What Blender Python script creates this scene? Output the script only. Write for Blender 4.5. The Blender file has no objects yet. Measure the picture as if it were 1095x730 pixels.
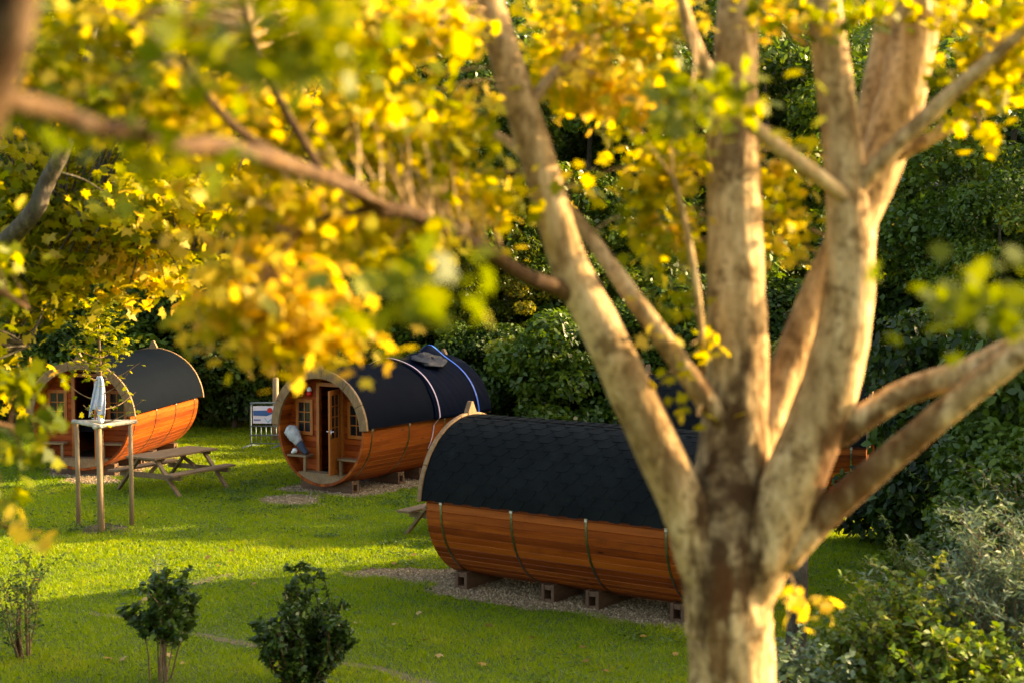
import bpy, math, random
import numpy as np
from mathutils import Vector, Matrix
R_ = math.radians
rnd = random.Random(7)
rng = np.random.default_rng(11)
sc = bpy.context.scene
COL = sc.collection

# ------------------------------------------------------------------ camera
F, CX, CY = 1696.0, 547.5, 365.0
PH, H = 0.0615, 4.904
cam_d = bpy.data.cameras.new('camera')
cam_d.sensor_width = 36.0
cam_d.lens = F / 1095 * 36
cam_d.clip_start, cam_d.clip_end = 0.05, 3000
cam_d.dof.use_dof = True
cam_d.dof.focus_distance = 31.0
cam_d.dof.aperture_fstop = 1.9
cam_d.dof.aperture_blades = 9
cam = bpy.data.objects.new('camera', cam_d)
COL.objects.link(cam)
cam.location = (0, 0, H)
cam.rotation_euler = (math.pi / 2 - PH, 0, 0)
sc.camera = cam

def at(px, py, Y):
    x, u = (px - CX) / F, -(py - CY) / F
    d = Vector((x, math.cos(PH) + u * math.sin(PH), -math.sin(PH) + u * math.cos(PH)))
    return Vector((0, 0, H)) + d * (Y / d.y)

def on_ground(px, py, z=0.0):
    p = at(px, py, 1.0) - Vector((0, 0, H))
    return Vector((0, 0, H)) + p * ((z - H) / p.z)

# ------------------------------------------------------------------ light
AZ, EL = R_(15.5), R_(22.0)          # the sun stands to the right, a little behind the scene
sun_dir = Vector((math.cos(AZ) * math.cos(EL), math.sin(AZ) * math.cos(EL), math.sin(EL)))
w = bpy.data.worlds.new('World'); sc.world = w; w.use_nodes = True
nt = w.node_tree
sky = nt.nodes.new('ShaderNodeTexSky'); sky.sky_type = 'NISHITA'; sky.sun_disc = False
sky.sun_elevation = EL; sky.sun_rotation = math.pi / 2 - AZ
sky.dust_density = 3.5; sky.ozone_density = 0.6; sky.air_density = 0.8
bg = nt.nodes['Background']; bg.inputs['Strength'].default_value = 0.15
nt.links.new(sky.outputs[0], bg.inputs['Color'])
sd = bpy.data.lights.new('sun', 'SUN'); sd.energy = 4.5; sd.angle = R_(0.5); sd.color = (1.0, 0.80, 0.52)
so = bpy.data.objects.new('sun', sd); COL.objects.link(so)
so.rotation_euler = (-sun_dir).to_track_quat('-Z', 'Y').to_euler()
so.location = sun_dir * 60
vs = sc.view_settings
vs.view_transform = 'Standard'; vs.look = 'None'; vs.gamma = 1.0; vs.use_curve_mapping = False
vs.exposure = 2.2
vs.use_white_balance = True; vs.white_balance_temperature = 8200; vs.white_balance_tint = 10
sc.render.engine = 'CYCLES'
sc.cycles.use_denoising = True
sc.cycles.max_bounces = 8; sc.cycles.diffuse_bounces = 4; sc.cycles.transmission_bounces = 5
sc.cycles.caustics_reflective = False; sc.cycles.caustics_refractive = False

# ------------------------------------------------------------------ materials
def new_mat(name):
    m = bpy.data.materials.new(name); m.use_nodes = True
    return m, m.node_tree, m.node_tree.nodes, m.node_tree.links, m.node_tree.nodes['Principled BSDF']

def math_n(nodes, links, op, a, b=None, c=None):
    n = nodes.new('ShaderNodeMath'); n.operation = op
    for i, v in enumerate((a, b, c)):
        if v is None: continue
        if isinstance(v, (int, float)): n.inputs[i].default_value = v
        else: links.new(v, n.inputs[i])
    return n.outputs[0]

def ramp_n(nodes, links, fac, stops):
    r = nodes.new('ShaderNodeValToRGB'); e = r.color_ramp.elements
    while len(e) < len(stops): e.new(0.5)
    for i, (p, c) in enumerate(stops):
        e[i].position = p; e[i].color = (*c, 1)
    links.new(fac, r.inputs[0]); return r.outputs[0]

def mix_c(nodes, links, fac, a, b, mode='MIX'):
    n = nodes.new('ShaderNodeMix'); n.data_type = 'RGBA'; n.blend_type = mode
    for s, v in ((n.inputs[0], fac), (n.inputs[6], a), (n.inputs[7], b)):
        if isinstance(v, (int, float)): s.default_value = v
        elif isinstance(v, tuple): s.default_value = (*v, 1)
        else: links.new(v, s)
    return n.outputs[2]

def noise_n(nodes, links, vec, scale, detail=4, rough=0.55, dim='3D'):
    n = nodes.new('ShaderNodeTexNoise'); n.inputs['Scale'].default_value = scale
    n.inputs['Detail'].default_value = detail; n.inputs['Roughness'].default_value = rough
    if vec is not None: links.new(vec, n.inputs['Vector'])
    return n.outputs['Fac']

def scaled(nodes, links, vec, s):
    n = nodes.new('ShaderNodeMapping'); n.inputs['Scale'].default_value = s
    links.new(vec, n.inputs['Vector']); return n.outputs[0]

def bump(nodes, links, p, height, strength, dist):
    b = nodes.new('ShaderNodeBump'); b.inputs['Strength'].default_value = strength
    b.inputs['Distance'].default_value = dist
    links.new(height, b.inputs['Height']); links.new(b.outputs[0], p.inputs['Normal'])

def stave_wood(name, cols, pitch, rough=0.42):
    """Boards running along U, one board per `pitch` of V."""
    m, t, N, L, p = new_mat(name)
    uv = N.new('ShaderNodeUVMap').outputs[0]
    sp = N.new('ShaderNodeSeparateXYZ'); L.new(uv, sp.inputs[0])
    oi = N.new('ShaderNodeObjectInfo')
    idx = math_n(N, L, 'FLOOR', math_n(N, L, 'DIVIDE', sp.outputs[1], pitch))
    wn = N.new('ShaderNodeTexWhiteNoise'); wn.noise_dimensions = '2D'
    cb = N.new('ShaderNodeCombineXYZ'); L.new(idx, cb.inputs[0]); L.new(oi.outputs['Random'], cb.inputs[1])
    L.new(cb.outputs[0], wn.inputs['Vector'])
    sh = N.new('ShaderNodeCombineXYZ')
    L.new(math_n(N, L, 'ADD', sp.outputs[0], math_n(N, L, 'MULTIPLY', wn.outputs[0], 37.0)), sh.inputs[0])
    L.new(sp.outputs[1], sh.inputs[1])
    g = noise_n(N, L, scaled(N, L, sh.outputs[0], (1.3, 55, 1)), 1.0, 6, 0.65)
    g2 = noise_n(N, L, scaled(N, L, sh.outputs[0], (0.9, 9, 1)), 1.0, 3)
    fac = math_n(N, L, 'ADD', math_n(N, L, 'MULTIPLY', g, 0.55), math_n(N, L, 'MULTIPLY', wn.outputs[0], 0.42))
    fac = math_n(N, L, 'ADD', fac, math_n(N, L, 'MULTIPLY', math_n(N, L, 'SUBTRACT', g2, 0.5), 0.5))
    c = ramp_n(N, L, fac, [(0.1, cols[0]), (0.42, cols[1]), (0.8, cols[2])])
    vo = N.new('ShaderNodeTexVoronoi'); vo.inputs['Scale'].default_value = 1.0
    L.new(scaled(N, L, sh.outputs[0], (2.2, 1 / pitch, 1)), vo.inputs['Vector'])
    k = N.new('ShaderNodeMapRange'); k.inputs[1].default_value = 0.15; k.inputs[2].default_value = 0.07
    L.new(vo.outputs['Distance'], k.inputs[0])
    sel = math_n(N, L, 'GREATER_THAN', noise_n(N, L, vo.outputs['Position'], 7.3, 0), 0.50)
    c = mix_c(N, L, math_n(N, L, 'MULTIPLY', k.outputs[0], sel), c, tuple(v * 0.28 for v in cols[0]))
    # old damp stains
    st = noise_n(N, L, scaled(N, L, uv, (1.1, 2.2, 1)), 1.3, 5, 0.6)
    sm = N.new('ShaderNodeMapRange'); sm.inputs[1].default_value = 0.52; sm.inputs[2].default_value = 0.75
    sm.inputs[4].default_value = 0.5; L.new(st, sm.inputs[0])
    c = mix_c(N, L, sm.outputs[0], c, tuple(v * 0.5 for v in cols[0]))
    L.new(c, p.inputs['Base Color'])
    p.inputs['Roughness'].default_value = rough + .08; p.inputs['Specular IOR Level'].default_value = 0.2
    bump(N, L, p, g, 0.25, 0.004)
    return m

def plain_wood(name, cols, scale=1.0, stretch=(12, 12, 1.2), rough=0.7):
    m, t, N, L, p = new_mat(name)
    tc = N.new('ShaderNodeTexCoord').outputs['Object']
    g = noise_n(N, L, scaled(N, L, tc, tuple(s * scale for s in stretch)), 2.0, 6, 0.65)
    b = noise_n(N, L, tc, 2.5 * scale, 3)
    fac = math_n(N, L, 'ADD', math_n(N, L, 'MULTIPLY', g, 0.65), math_n(N, L, 'MULTIPLY', b, 0.35))
    c = ramp_n(N, L, fac, [(0.3, cols[0]), (0.5, cols[1]), (0.72, cols[2])])
    L.new(c, p.inputs['Base Color']); p.inputs['Roughness'].default_value = rough
    bump(N, L, p, g, 0.4, 0.006)
    return m

def simple(name, col, rough=0.6, metal=0.0, var=0.25, scale=6.0, bmp=0.0):
    m, t, N, L, p = new_mat(name)
    tc = N.new('ShaderNodeTexCoord').outputs['Object']
    n = noise_n(N, L, tc, scale, 5, 0.6)
    c = ramp_n(N, L, n, [(0.3, tuple(v * (1 - var) for v in col)), (0.7, tuple(min(1, v * (1 + var)) for v in col))])
    L.new(c, p.inputs['Base Color'])
    p.inputs['Roughness'].default_value = rough; p.inputs['Metallic'].default_value = metal
    if bmp: bump(N, L, p, n, bmp, 0.02)
    return m

def felt(name, col, light, fleck=1.6):
    m, t, N, L, p = new_mat(name)
    tc = N.new('ShaderNodeTexCoord').outputs['Object']
    f = noise_n(N, L, tc, 160, 2, 0.7)
    b = noise_n(N, L, tc, 2.2, 6, 0.65)
    d = noise_n(N, L, scaled(N, L, tc, (1, 1, 1)), 9.0, 5, 0.7)
    c = mix_c(N, L, ramp_n(N, L, f, [(0.35, (0, 0, 0)), (0.7, (1, 1, 1))]), tuple(v * 0.7 for v in col), tuple(v * 1.5 for v in col))
    c = mix_c(N, L, ramp_n(N, L, b, [(0.45, (0, 0, 0)), (0.75, (0.75, 0.75, 0.75))]), c, light)
    c = mix_c(N, L, ramp_n(N, L, d, [(0.62, (0, 0, 0)), (0.72, (0.5, 0.5, 0.5))]), c, tuple(v * fleck for v in light))
    L.new(c, p.inputs['Base Color']); p.inputs['Roughness'].default_value = 0.72
    p.inputs['Specular IOR Level'].default_value = 0.03
    bump(N, L, p, f, 0.35, 0.004)
    return m

def bark(name, cols, moss, scale=1.0, spots=()):
    m, t, N, L, p = new_mat(name)
    tc = N.new('ShaderNodeTexCoord').outputs['Object']
    a = noise_n(N, L, scaled(N, L, tc, (1, 1, 0.35)), 16 * scale, 6, 0.7)
    b = noise_n(N, L, scaled(N, L, tc, (1, 1, 0.5)), 3.2 * scale, 4, 0.6)
    v = N.new('ShaderNodeTexVoronoi'); v.inputs['Scale'].default_value = 34 * scale
    L.new(scaled(N, L, tc, (1, 1, 0.3)), v.inputs['Vector'])
    f = math_n(N, L, 'ADD', math_n(N, L, 'MULTIPLY', a, 0.6), math_n(N, L, 'MULTIPLY', b, 0.4))
    c = ramp_n(N, L, f, [(0.39, cols[0]), (0.5, cols[1]), (0.61, cols[2])])
    fs_ = noise_n(N, L, scaled(N, L, tc, (1, 1, 0.6)), 48 * scale, 4, 0.65)
    c = mix_c(N, L, ramp_n(N, L, fs_, [(0.55, (0, 0, 0)), (0.68, (0.75, 0.75, 0.75))]), c, tuple(v * .45 for v in cols[0]))
    # lichen / dark blotches
    bl = noise_n(N, L, tc, 9 * scale, 5, 0.7)
    c = mix_c(N, L, ramp_n(N, L, bl, [(0.52, (0, 0, 0)), (0.62, (0.9, 0.9, 0.9))]), c, moss)
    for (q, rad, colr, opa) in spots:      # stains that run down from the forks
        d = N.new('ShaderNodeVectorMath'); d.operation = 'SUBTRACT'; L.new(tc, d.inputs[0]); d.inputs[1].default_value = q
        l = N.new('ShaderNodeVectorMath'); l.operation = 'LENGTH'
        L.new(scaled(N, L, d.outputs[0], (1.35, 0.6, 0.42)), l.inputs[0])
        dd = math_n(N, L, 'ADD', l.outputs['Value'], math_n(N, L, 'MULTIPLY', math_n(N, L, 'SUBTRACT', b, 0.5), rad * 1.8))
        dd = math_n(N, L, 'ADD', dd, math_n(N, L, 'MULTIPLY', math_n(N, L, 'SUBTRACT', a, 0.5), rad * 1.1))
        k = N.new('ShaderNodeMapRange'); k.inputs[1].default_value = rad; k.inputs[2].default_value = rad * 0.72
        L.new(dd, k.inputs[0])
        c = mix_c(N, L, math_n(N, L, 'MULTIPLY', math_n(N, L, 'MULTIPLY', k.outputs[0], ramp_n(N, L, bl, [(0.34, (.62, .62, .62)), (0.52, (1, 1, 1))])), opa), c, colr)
    L.new(c, p.inputs['Base Color']); p.inputs['Roughness'].default_value = 0.85
    p.inputs['Specular IOR Level'].default_value = 0.2
    bump(N, L, p, math_n(N, L, 'ADD', a, math_n(N, L, 'MULTIPLY', v.outputs['Distance'], 0.6)), 0.7, 0.015)
    return m

def foliage(name, stops, trans=0.45, tcol=(1.3, 1.25, 0.6), rough=0.45, spec=0.35):
    m, t, N, L, p = new_mat(name)
    at_ = N.new('ShaderNodeAttribute'); at_.attribute_name = 'tone'
    c = ramp_n(N, L, at_.outputs['Fac'], stops)
    L.new(c, p.inputs['Base Color']); p.inputs['Roughness'].default_value = rough
    p.inputs['Specular IOR Level'].default_value = spec
    tr = N.new('ShaderNodeBsdfTranslucent')
    L.new(mix_c(N, L, 1.0, c, tcol, 'MULTIPLY'), tr.inputs['Color'])
    mx = N.new('ShaderNodeMixShader'); mx.inputs[0].default_value = trans
    L.new(p.outputs[0], mx.inputs[1]); L.new(tr.outputs[0], mx.inputs[2])
    L.new(mx.outputs[0], N['Material Output'].inputs['Surface'])
    return m

M = {}
ORANGE = ((0.075, 0.012, 0.002), (0.24, 0.043, 0.004), (0.44, 0.105, 0.012))
M['stave'] = stave_wood('larch_stave', ORANGE, 0.1115)
M['board'] = stave_wood('larch_board', ((0.12, 0.018, 0.003), (0.27, 0.041, 0.005), (0.40, 0.080, 0.010)), 0.112)
M['joinery'] = plain_wood('pine_joinery', ((0.22, 0.052, 0.006), (0.36, 0.098, 0.011), (0.47, 0.155, 0.022)), 1.0, rough=0.45)
M['rim'] = plain_wood('weathered_rim', ((0.11, 0.055, 0.018), (0.20, 0.108, 0.038), (0.31, 0.18, 0.07)), 1.0, (3, 12, 3))
M['deck'] = plain_wood('weathered_deck', ((0.12, 0.065, 0.026), (0.22, 0.128, 0.054), (0.32, 0.205, 0.095)), 1.0, (2, 14, 10))
M['sleeper'] = plain_wood('brown_sleeper', ((0.04, 0.017, 0.006), (0.095, 0.042, 0.016), (0.17, 0.088, 0.036)), 1.0, (8, 2, 8))
M['shingle'] = felt('bitumen_shingle', (0.0065, 0.0080, 0.0084), (0.013, 0.0155, 0.015))
M['felt_grey'] = felt('roofing_felt_grey', (0.0016, 0.0034, 0.0064), (0.0028, 0.0050, 0.0085))
M['felt_navy'] = felt('roofing_felt_navy', (0.0018, 0.0036, 0.0075), (0.003, 0.0054, 0.0105))
M['tarp'] = felt('navy_tarpaulin', (0.0016, 0.0040, 0.0115), (0.003, 0.0064, 0.0155))
M['hoop'] = simple('galvanised_hoop', (0.30, 0.31, 0.27), 0.28, 1.0, 0.3, 20)
M['clasp'] = simple('clasp_zinc', (0.6, 0.58, 0.5), 0.5, 0.5)
M['steel'] = simple('galvanised_steel', (0.15, 0.20, 0.21), 0.5, 0.6, 0.2)
M['chrome'] = simple('chrome', (0.8, 0.8, 0.8), 0.15, 1.0, 0.05)
M['inside'] = simple('dark_interior_wood', (0.05, 0.022, 0.010), 0.7)
M['glass'] = simple('dark_glass', (0.012, 0.013, 0.014), 0.06, 0, 0.2)
M['white'] = simple('white_plastic', (0.75, 0.75, 0.72), 0.4, 0, 0.06)
M['red'] = simple('red_plastic', (0.65, 0.02, 0.015), 0.35, 0, 0.1)
M['table'] = plain_wood('weathered_table_wood', ((0.085, 0.048, 0.018), (0.16, 0.092, 0.036), (0.25, 0.155, 0.068)), 1.0, (1.5, 14, 8))
M['stake'] = plain_wood('round_stake_wood', ((0.13, 0.08, 0.035), (0.23, 0.15, 0.07), (0.35, 0.25, 0.13)), 1.0, (14, 14, 1))
M['rail'] = plain_wood('peeled_rail_wood', ((0.25, 0.20, 0.13), (0.42, 0.36, 0.26), (0.60, 0.54, 0.43)), 1.0, (5, 5, 5))
M['towel'] = simple('pale_blue_cloth', (0.50, 0.56, 0.68), 0.9, 0, 0.12, 14, 0.2)
M['grey_cloth'] = simple('grey_cloth', (0.42, 0.42, 0.40), 0.9, 0, 0.35, 9, 0.3)
M['navy_cloth'] = simple('navy_cloth', (0.035, 0.05, 0.08), 0.9, 0, 0.3, 9, 0.3)
M['banner'] = simple('banner_white', (0.72, 0.75, 0.78), 0.5, 0, 0.04)
M['banner_blue'] = simple('banner_blue', (0.02, 0.12, 0.32), 0.5, 0, 0.05)
M['banner_pale'] = simple('banner_pale_blue', (0.25, 0.52, 0.65), 0.5, 0, 0.05)
M['strap_pink'] = simple('strap_pink_white', (0.62, 0.45, 0.52), 0.6, 0, 0.1)
M['strap_blue'] = simple('strap_blue', (0.02, 0.14, 0.62), 0.5, 0, 0.1)
M['mulch'] = simple('bark_mulch', (0.06, 0.037, 0.014), 0.95, 0, 0.6, 30, 0.8)
M['bark_bg'] = bark('dark_bark', ((0.04, 0.03, 0.02), (0.085, 0.065, 0.042), (0.15, 0.12, 0.08)), (0.05, 0.05, 0.025))
M['bark_twig'] = bark('twig_bark', ((0.09, 0.06, 0.03), (0.18, 0.11, 0.055), (0.28, 0.18, 0.09)), (0.12, 0.08, 0.04))
M['bark_red_shaded'] = bark('reddish_shaded_bark', ((0.022, 0.010, 0.003), (0.052, 0.024, 0.007), (0.095, 0.050, 0.016)), (0.10, 0.06, 0.03))  # reddish bark, also darkened for the leaf shade on the front maple's left bough

# ------------------------------------------------------------------ mesh helpers
class MB:
    def __init__(s): s.v, s.f, s.uv = [], [], []
    def poly(s, pts, uvs=None):
        i = len(s.v); s.v += [tuple(p) for p in pts]; s.f.append(tuple(range(i, i + len(pts))))
        s.uv += list(uvs) if uvs else [(0.0, 0.0)] * len(pts)
    def faces(s, verts, faces, uvs=None):
        i = len(s.v); s.v += [tuple(p) for p in verts]
        for f in faces:
            s.f.append(tuple(i + k for k in f))
            s.uv += [uvs[k] for k in f] if uvs else [(0.0, 0.0)] * len(f)
    def box(s, c, d, rot=None, uvdir=None):
        hx, hy, hz = d[0] / 2, d[1] / 2, d[2] / 2
        vs_ = [Vector((x, y, z)) for x in (-hx, hx) for y in (-hy, hy) for z in (-hz, hz)]
        if rot is not None: vs_ = [rot @ p for p in vs_]
        vs_ = [p + Vector(c) for p in vs_]
        s.faces(vs_, [(0, 1, 3, 2), (4, 6, 7, 5), (0, 4, 5, 1), (2, 3, 7, 6), (0, 2, 6, 4), (1, 5, 7, 3)],
                [uvdir(p) for p in vs_] if uvdir else None)
    def bar(s, a, b, wd, ht, up=(0, 0, 1)):
        a, b = Vector(a), Vector(b); d = b - a; z = Vector(up)
        y = z.cross(d).normalized(); x = d.normalized(); z = x.cross(y)
        s.box((a + b) / 2, (d.length, wd, ht), Matrix((x, y, z)).transposed())
    def prism(s, pts, axis_vec, uvs=None):
        """closed polygon (list of 3D points) pushed along axis_vec"""
        n = len(pts); a = [Vector(p) for p in pts]; b = [p + Vector(axis_vec) for p in a]
        fs = [tuple(range(n))[::-1], tuple(range(n, 2 * n))] + [(i, (i + 1) % n, n + (i + 1) % n, n + i) for i in range(n)]
        s.faces(a + b, fs, (list(uvs) * 2) if uvs else None)
    def tube(s, pts, rad, n=10, cap=True, wob=0.0, seed=0):
        rr = random.Random(seed)
        pts = [Vector(p) for p in pts]; k = len(pts)
        if isinstance(rad, (int, float)): rad = [rad] * k
        vs_, ref = [], None
        for i, p in enumerate(pts):
            t = (pts[min(i + 1, k - 1)] - pts[max(i - 1, 0)])
            t = t.normalized() if t.length > 1e-9 else Vector((0, 0, 1))
            if ref is None: ref = Vector((1, 0, 0)) if abs(t.x) < 0.8 else Vector((0, 1, 0))
            u = (ref - t * ref.dot(t)).normalized(); v = t.cross(u); ref = u
            for j in range(n):
                a = 2 * math.pi * j / n
                r = rad[i] * (1 + wob * (rr.random() - 0.5) * 2)
                vs_.append(p + (u * math.cos(a) + v * math.sin(a)) * r)
        fs = [(i * n + j, i * n + (j + 1) % n, (i + 1) * n + (j + 1) % n, (i + 1) * n + j) for i in range(k - 1) for j in range(n)]
        if cap: fs += [tuple(range(n))[::-1], tuple(range((k - 1) * n, k * n))]
        s.faces(vs_, fs)
    def mesh(s, name, smooth=False):
        me = bpy.data.meshes.new(name); me.from_pydata(s.v, [], s.f)
        ul = me.uv_layers.new(name='UVMap'); flat = [c for q in s.uv for c in q]
        ul.data.foreach_set('uv', flat)
        if smooth: me.polygons.foreach_set('use_smooth', [True] * len(me.polygons))
        me.update(); return me

def link(name, me, mat, parent=None, bevel=0.0, loc=None, rotz=None):
    o = bpy.data.objects.new(name, me); COL.objects.link(o)
    if mat is not None and not me.materials: me.materials.append(mat)
    if parent is not None: o.parent = parent
    if loc is not None: o.location = loc
    if rotz is not None: o.rotation_euler = (0, 0, rotz)
    if bevel:
        b = o.modifiers.new('edge', 'BEVEL'); b.width = bevel; b.segments = 2; b.limit_method = 'ANGLE'
    return o

def tag(o, label=None, cat=None, group=None, kind=None):
    if label: o['label'] = label
    if cat: o['category'] = cat
    if group: o['group'] = group
    if kind: o['kind'] = kind
    return o

def thing(name, label, cat, loc=(0, 0, 0), rotz=0.0, group=None):
    o = bpy.data.objects.new(name, None); COL.objects.link(o)
    o.empty_display_size = 0.2; o.location = loc; o.rotation_euler = (0, 0, rotz)
    return tag(o, label, cat, group)

def copy_tree(o, parent=None):
    c = o.copy(); COL.objects.link(c)
    if parent is not None: c.parent = parent
    for ch in list(o.children): copy_tree(ch, c)
    return c

def spline(pts, rad, step=6):
    """Catmull-Rom through points"""
    P = [Vector(p) for p in pts]; P = [P[0] * 2 - P[1]] + P + [P[-1] * 2 - P[-2]]
    out, ro = [], []
    for i in range(1, len(P) - 2):
        for k in range(step):
            t = k / step
            a, b, c, d = P[i - 1], P[i], P[i + 1], P[i + 2]
            out.append(0.5 * ((2 * b) + (c - a) * t + (2 * a - 5 * b + 4 * c - d) * t * t + (-a + 3 * b - 3 * c + d) * t ** 3))
            ro.append(rad[i - 1] * (1 - t) + rad[i] * t)
    out.append(P[-2]); ro.append(rad[-1]); return out, ro

# leaf outlines: (across, along, out of plane)
MAPLE = np.array([(0, -.5, 0), (.16, -.26, .02), (.46, -.30, -.06), (.36, -.06, .0), (.5, .14, -.08), (.2, .16, .02), (.13, .34, 0), (0, .55, -.1),
                  (-.13, .34, 0), (-.2, .16, .02), (-.5, .14, -.08), (-.36, -.06, 0), (-.46, -.30, -.06), (-.16, -.26, .02)])
OVAL = np.array([(0, -.5, 0), (.24, -.2, .05), (.24, .15, .05), (0, .5, -.08), (-.24, .15, .05), (-.24, -.2, .05)])
WILLOW = np.array([(0, -.5, 0), (.09, -.15, .02), (.08, .2, .02), (0, .5, -.06), (-.08, .2, .02), (-.09, -.15, .02)])
QUAD = np.array([(0, -.5, 0), (.34, 0, .08), (0, .5, -.05), (-.34, 0, .08)])
BLADE = np.array([(-.5, 0, 0), (.5, 0, 0), (0, 1, 0)])

def np_mesh(name, V, k, tone=None, smooth=False):
    """V: (n*k,3) vertices, every k of them one face"""
    n = len(V) // k
    me = bpy.data.meshes.new(name)
    me.vertices.add(len(V)); me.vertices.foreach_set('co', V.astype(np.float32).ravel())
    me.loops.add(len(V)); me.loops.foreach_set('vertex_index', np.arange(len(V), dtype=np.int32))
    me.polygons.add(n); me.polygons.foreach_set('loop_start', (np.arange(n) * k).astype(np.int32))
    try: me.polygons.foreach_set('loop_total', np.full(n, k, dtype=np.int32))
    except Exception: pass
    if tone is not None:
        a = me.attributes.new('tone', 'FLOAT', 'POINT'); a.data.foreach_set('value', np.repeat(tone, k).astype(np.float32))
    me.update(calc_edges=True); me.validate()
    return me

def unit(a): return a / np.maximum(np.linalg.norm(a, axis=1, keepdims=True), 1e-9)

def leaf_verts(P, Nn, S, tmpl, along=None):
    n = len(P); Nn = unit(Nn)
    t = rng.normal(size=(n, 3)) if along is None else along
    b = unit(t - Nn * np.sum(t * Nn, axis=1, keepdims=True))      # leaf axis
    a = np.cross(b, Nn)
    T = tmpl[None]; S = S[:, None, None]
    return (P[:, None] + S * (T[:, :, 0:1] * a[:, None] + T[:, :, 1:2] * b[:, None] + T[:, :, 2:3] * Nn[:, None])).reshape(-1, 3)

# ------------------------------------------------------------------ ground, lawn
def near_polyline(X, Y, pts):
    d = np.full(X.shape, 1e9)
    for (x0, y0), (x1, y1) in zip(pts[:-1], pts[1:]):
        dx, dy = x1 - x0, y1 - y0; t = np.clip(((X - x0) * dx + (Y - y0) * dy) / (dx * dx + dy * dy), 0, 1)
        d = np.minimum(d, np.hypot(X - x0 - t * dx, Y - y0 - t * dy))
    return d

def grass_ground(name):
    m, t, N, L, p = new_mat(name)
    tc = N.new('ShaderNodeTexCoord').outputs['Object']
    a = noise_n(N, L, tc, 0.45, 5, 0.6); b = noise_n(N, L, tc, 30, 4, 0.7); c0 = noise_n(N, L, tc, 3.5, 4, 0.6)
    f = math_n(N, L, 'ADD', math_n(N, L, 'MULTIPLY', a, 0.4), math_n(N, L, 'ADD', math_n(N, L, 'MULTIPLY', b, 0.35), math_n(N, L, 'MULTIPLY', c0, 0.25)))
    c = ramp_n(N, L, f, [(0.35, (0.030, 0.045, 0.004)), (0.52, (0.070, 0.098, 0.005)), (0.68, (0.12, 0.13, 0.012))])
    L.new(c, p.inputs['Base Color']); p.inputs['Roughness'].default_value = 0.9
    bump(N, L, p, b, 0.8, 0.03); return m
M['ground'] = grass_ground('lawn_soil')
g = MB(); g.poly([(-900, -300, 0), (900, -300, 0), (900, 1500, 0), (-900, 1500, 0)])
tag(link('ground', g.mesh('ground'), M['ground']), kind='structure')

PATHS = [[(on_ground(x, y).x, on_ground(x, y).y) for x, y in q] for q in (
    [(95, 655), (120, 658), (150, 660)], [(208, 677), (240, 684), (290, 693)], [(365, 708), (410, 716), (470, 735)],
    [(205, 625), (225, 619), (250, 613)])]
m, t, N_, L_, p_ = new_mat('worn_earth')
tc = N_.new('ShaderNodeTexCoord').outputs['Object']
L_.new(ramp_n(N_, L_, noise_n(N_, L_, tc, 9, 6, 0.7), [(0.35, (0.06, 0.05, 0.02)), (0.65, (0.15, 0.11, 0.05))]), p_.inputs['Base Color'])
p_.inputs['Roughness'].default_value = 0.95; M['earth'] = m
for q in PATHS:
    pm = MB(); pp, _ = spline([(x, y, 0.004) for x, y in q], [0] * len(q), 6)
    L0, R0 = [], []
    for i, p in enumerate(pp):
        tdir = (pp[min(i + 1, len(pp) - 1)] - pp[max(i - 1, 0)]).normalized(); nn = Vector((-tdir.y, tdir.x, 0))
        L0.append(p + nn * rnd.uniform(0.04, 0.13)); R0.append(p - nn * rnd.uniform(0.04, 0.13))
    pm.faces(L0 + R0, [(i, i + 1, len(pp) + i + 1, len(pp) + i) for i in range(len(pp) - 1)])
    tag(link('worn_path', pm.mesh('worn_path'), M['earth']), kind='structure')

BR, BL, BRr, BZ, BE = 1.1, 4.118, 1.222, 1.22, R_(84.7)
BAR = [  # x, y, turn, roof
    (1.11, 21.86, -0.61, 'shingle'), (-2.65, 32.85, 0.986, 'navy'), (-8.80, 35.38, 1.42, 'grey'), (4.60, 29.5, -0.29, 'shingle')]

def gravel_dist(X, Y):
    """distance outside the gravel beds (negative inside)"""
    d = np.full(X.shape, 1e9)
    for x, y, th, _ in BAR:
        ux = (X - x) * math.cos(th) + (Y - y) * math.sin(th); vy = -(X - x) * math.sin(th) + (Y - y) * math.cos(th)
        q = np.hypot(np.maximum(np.abs(ux) - 1.75, 0), np.maximum(np.abs(vy) - 0.55, 0)) - 0.54
        d = np.minimum(d, q)
    e = np.hypot((X + 1.0) / 1.25, (Y - 23.25) / 0.55)           # spill in front of the nearest cabin's porch
    d = np.minimum(d, (e - 1) * 0.6)
    e = np.hypot((X + 4.15) / .62, (Y - 30.35) / 0.75); d = np.minimum(d, (e - 1) * 0.6)
    e = np.hypot((X + 8.75) / .62, (Y - 32.7) / 0.6); d = np.minimum(d, (e - 1) * 0.6)
    return d

def wobble(X, Y):
    return 0.12 * np.sin(X * 3.1 + 1.7 * np.sin(Y * 2.3)) + 0.10 * np.sin(Y * 4.3 + X * 1.1) + 0.05 * np.sin(X * 11 + Y * 7)

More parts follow.
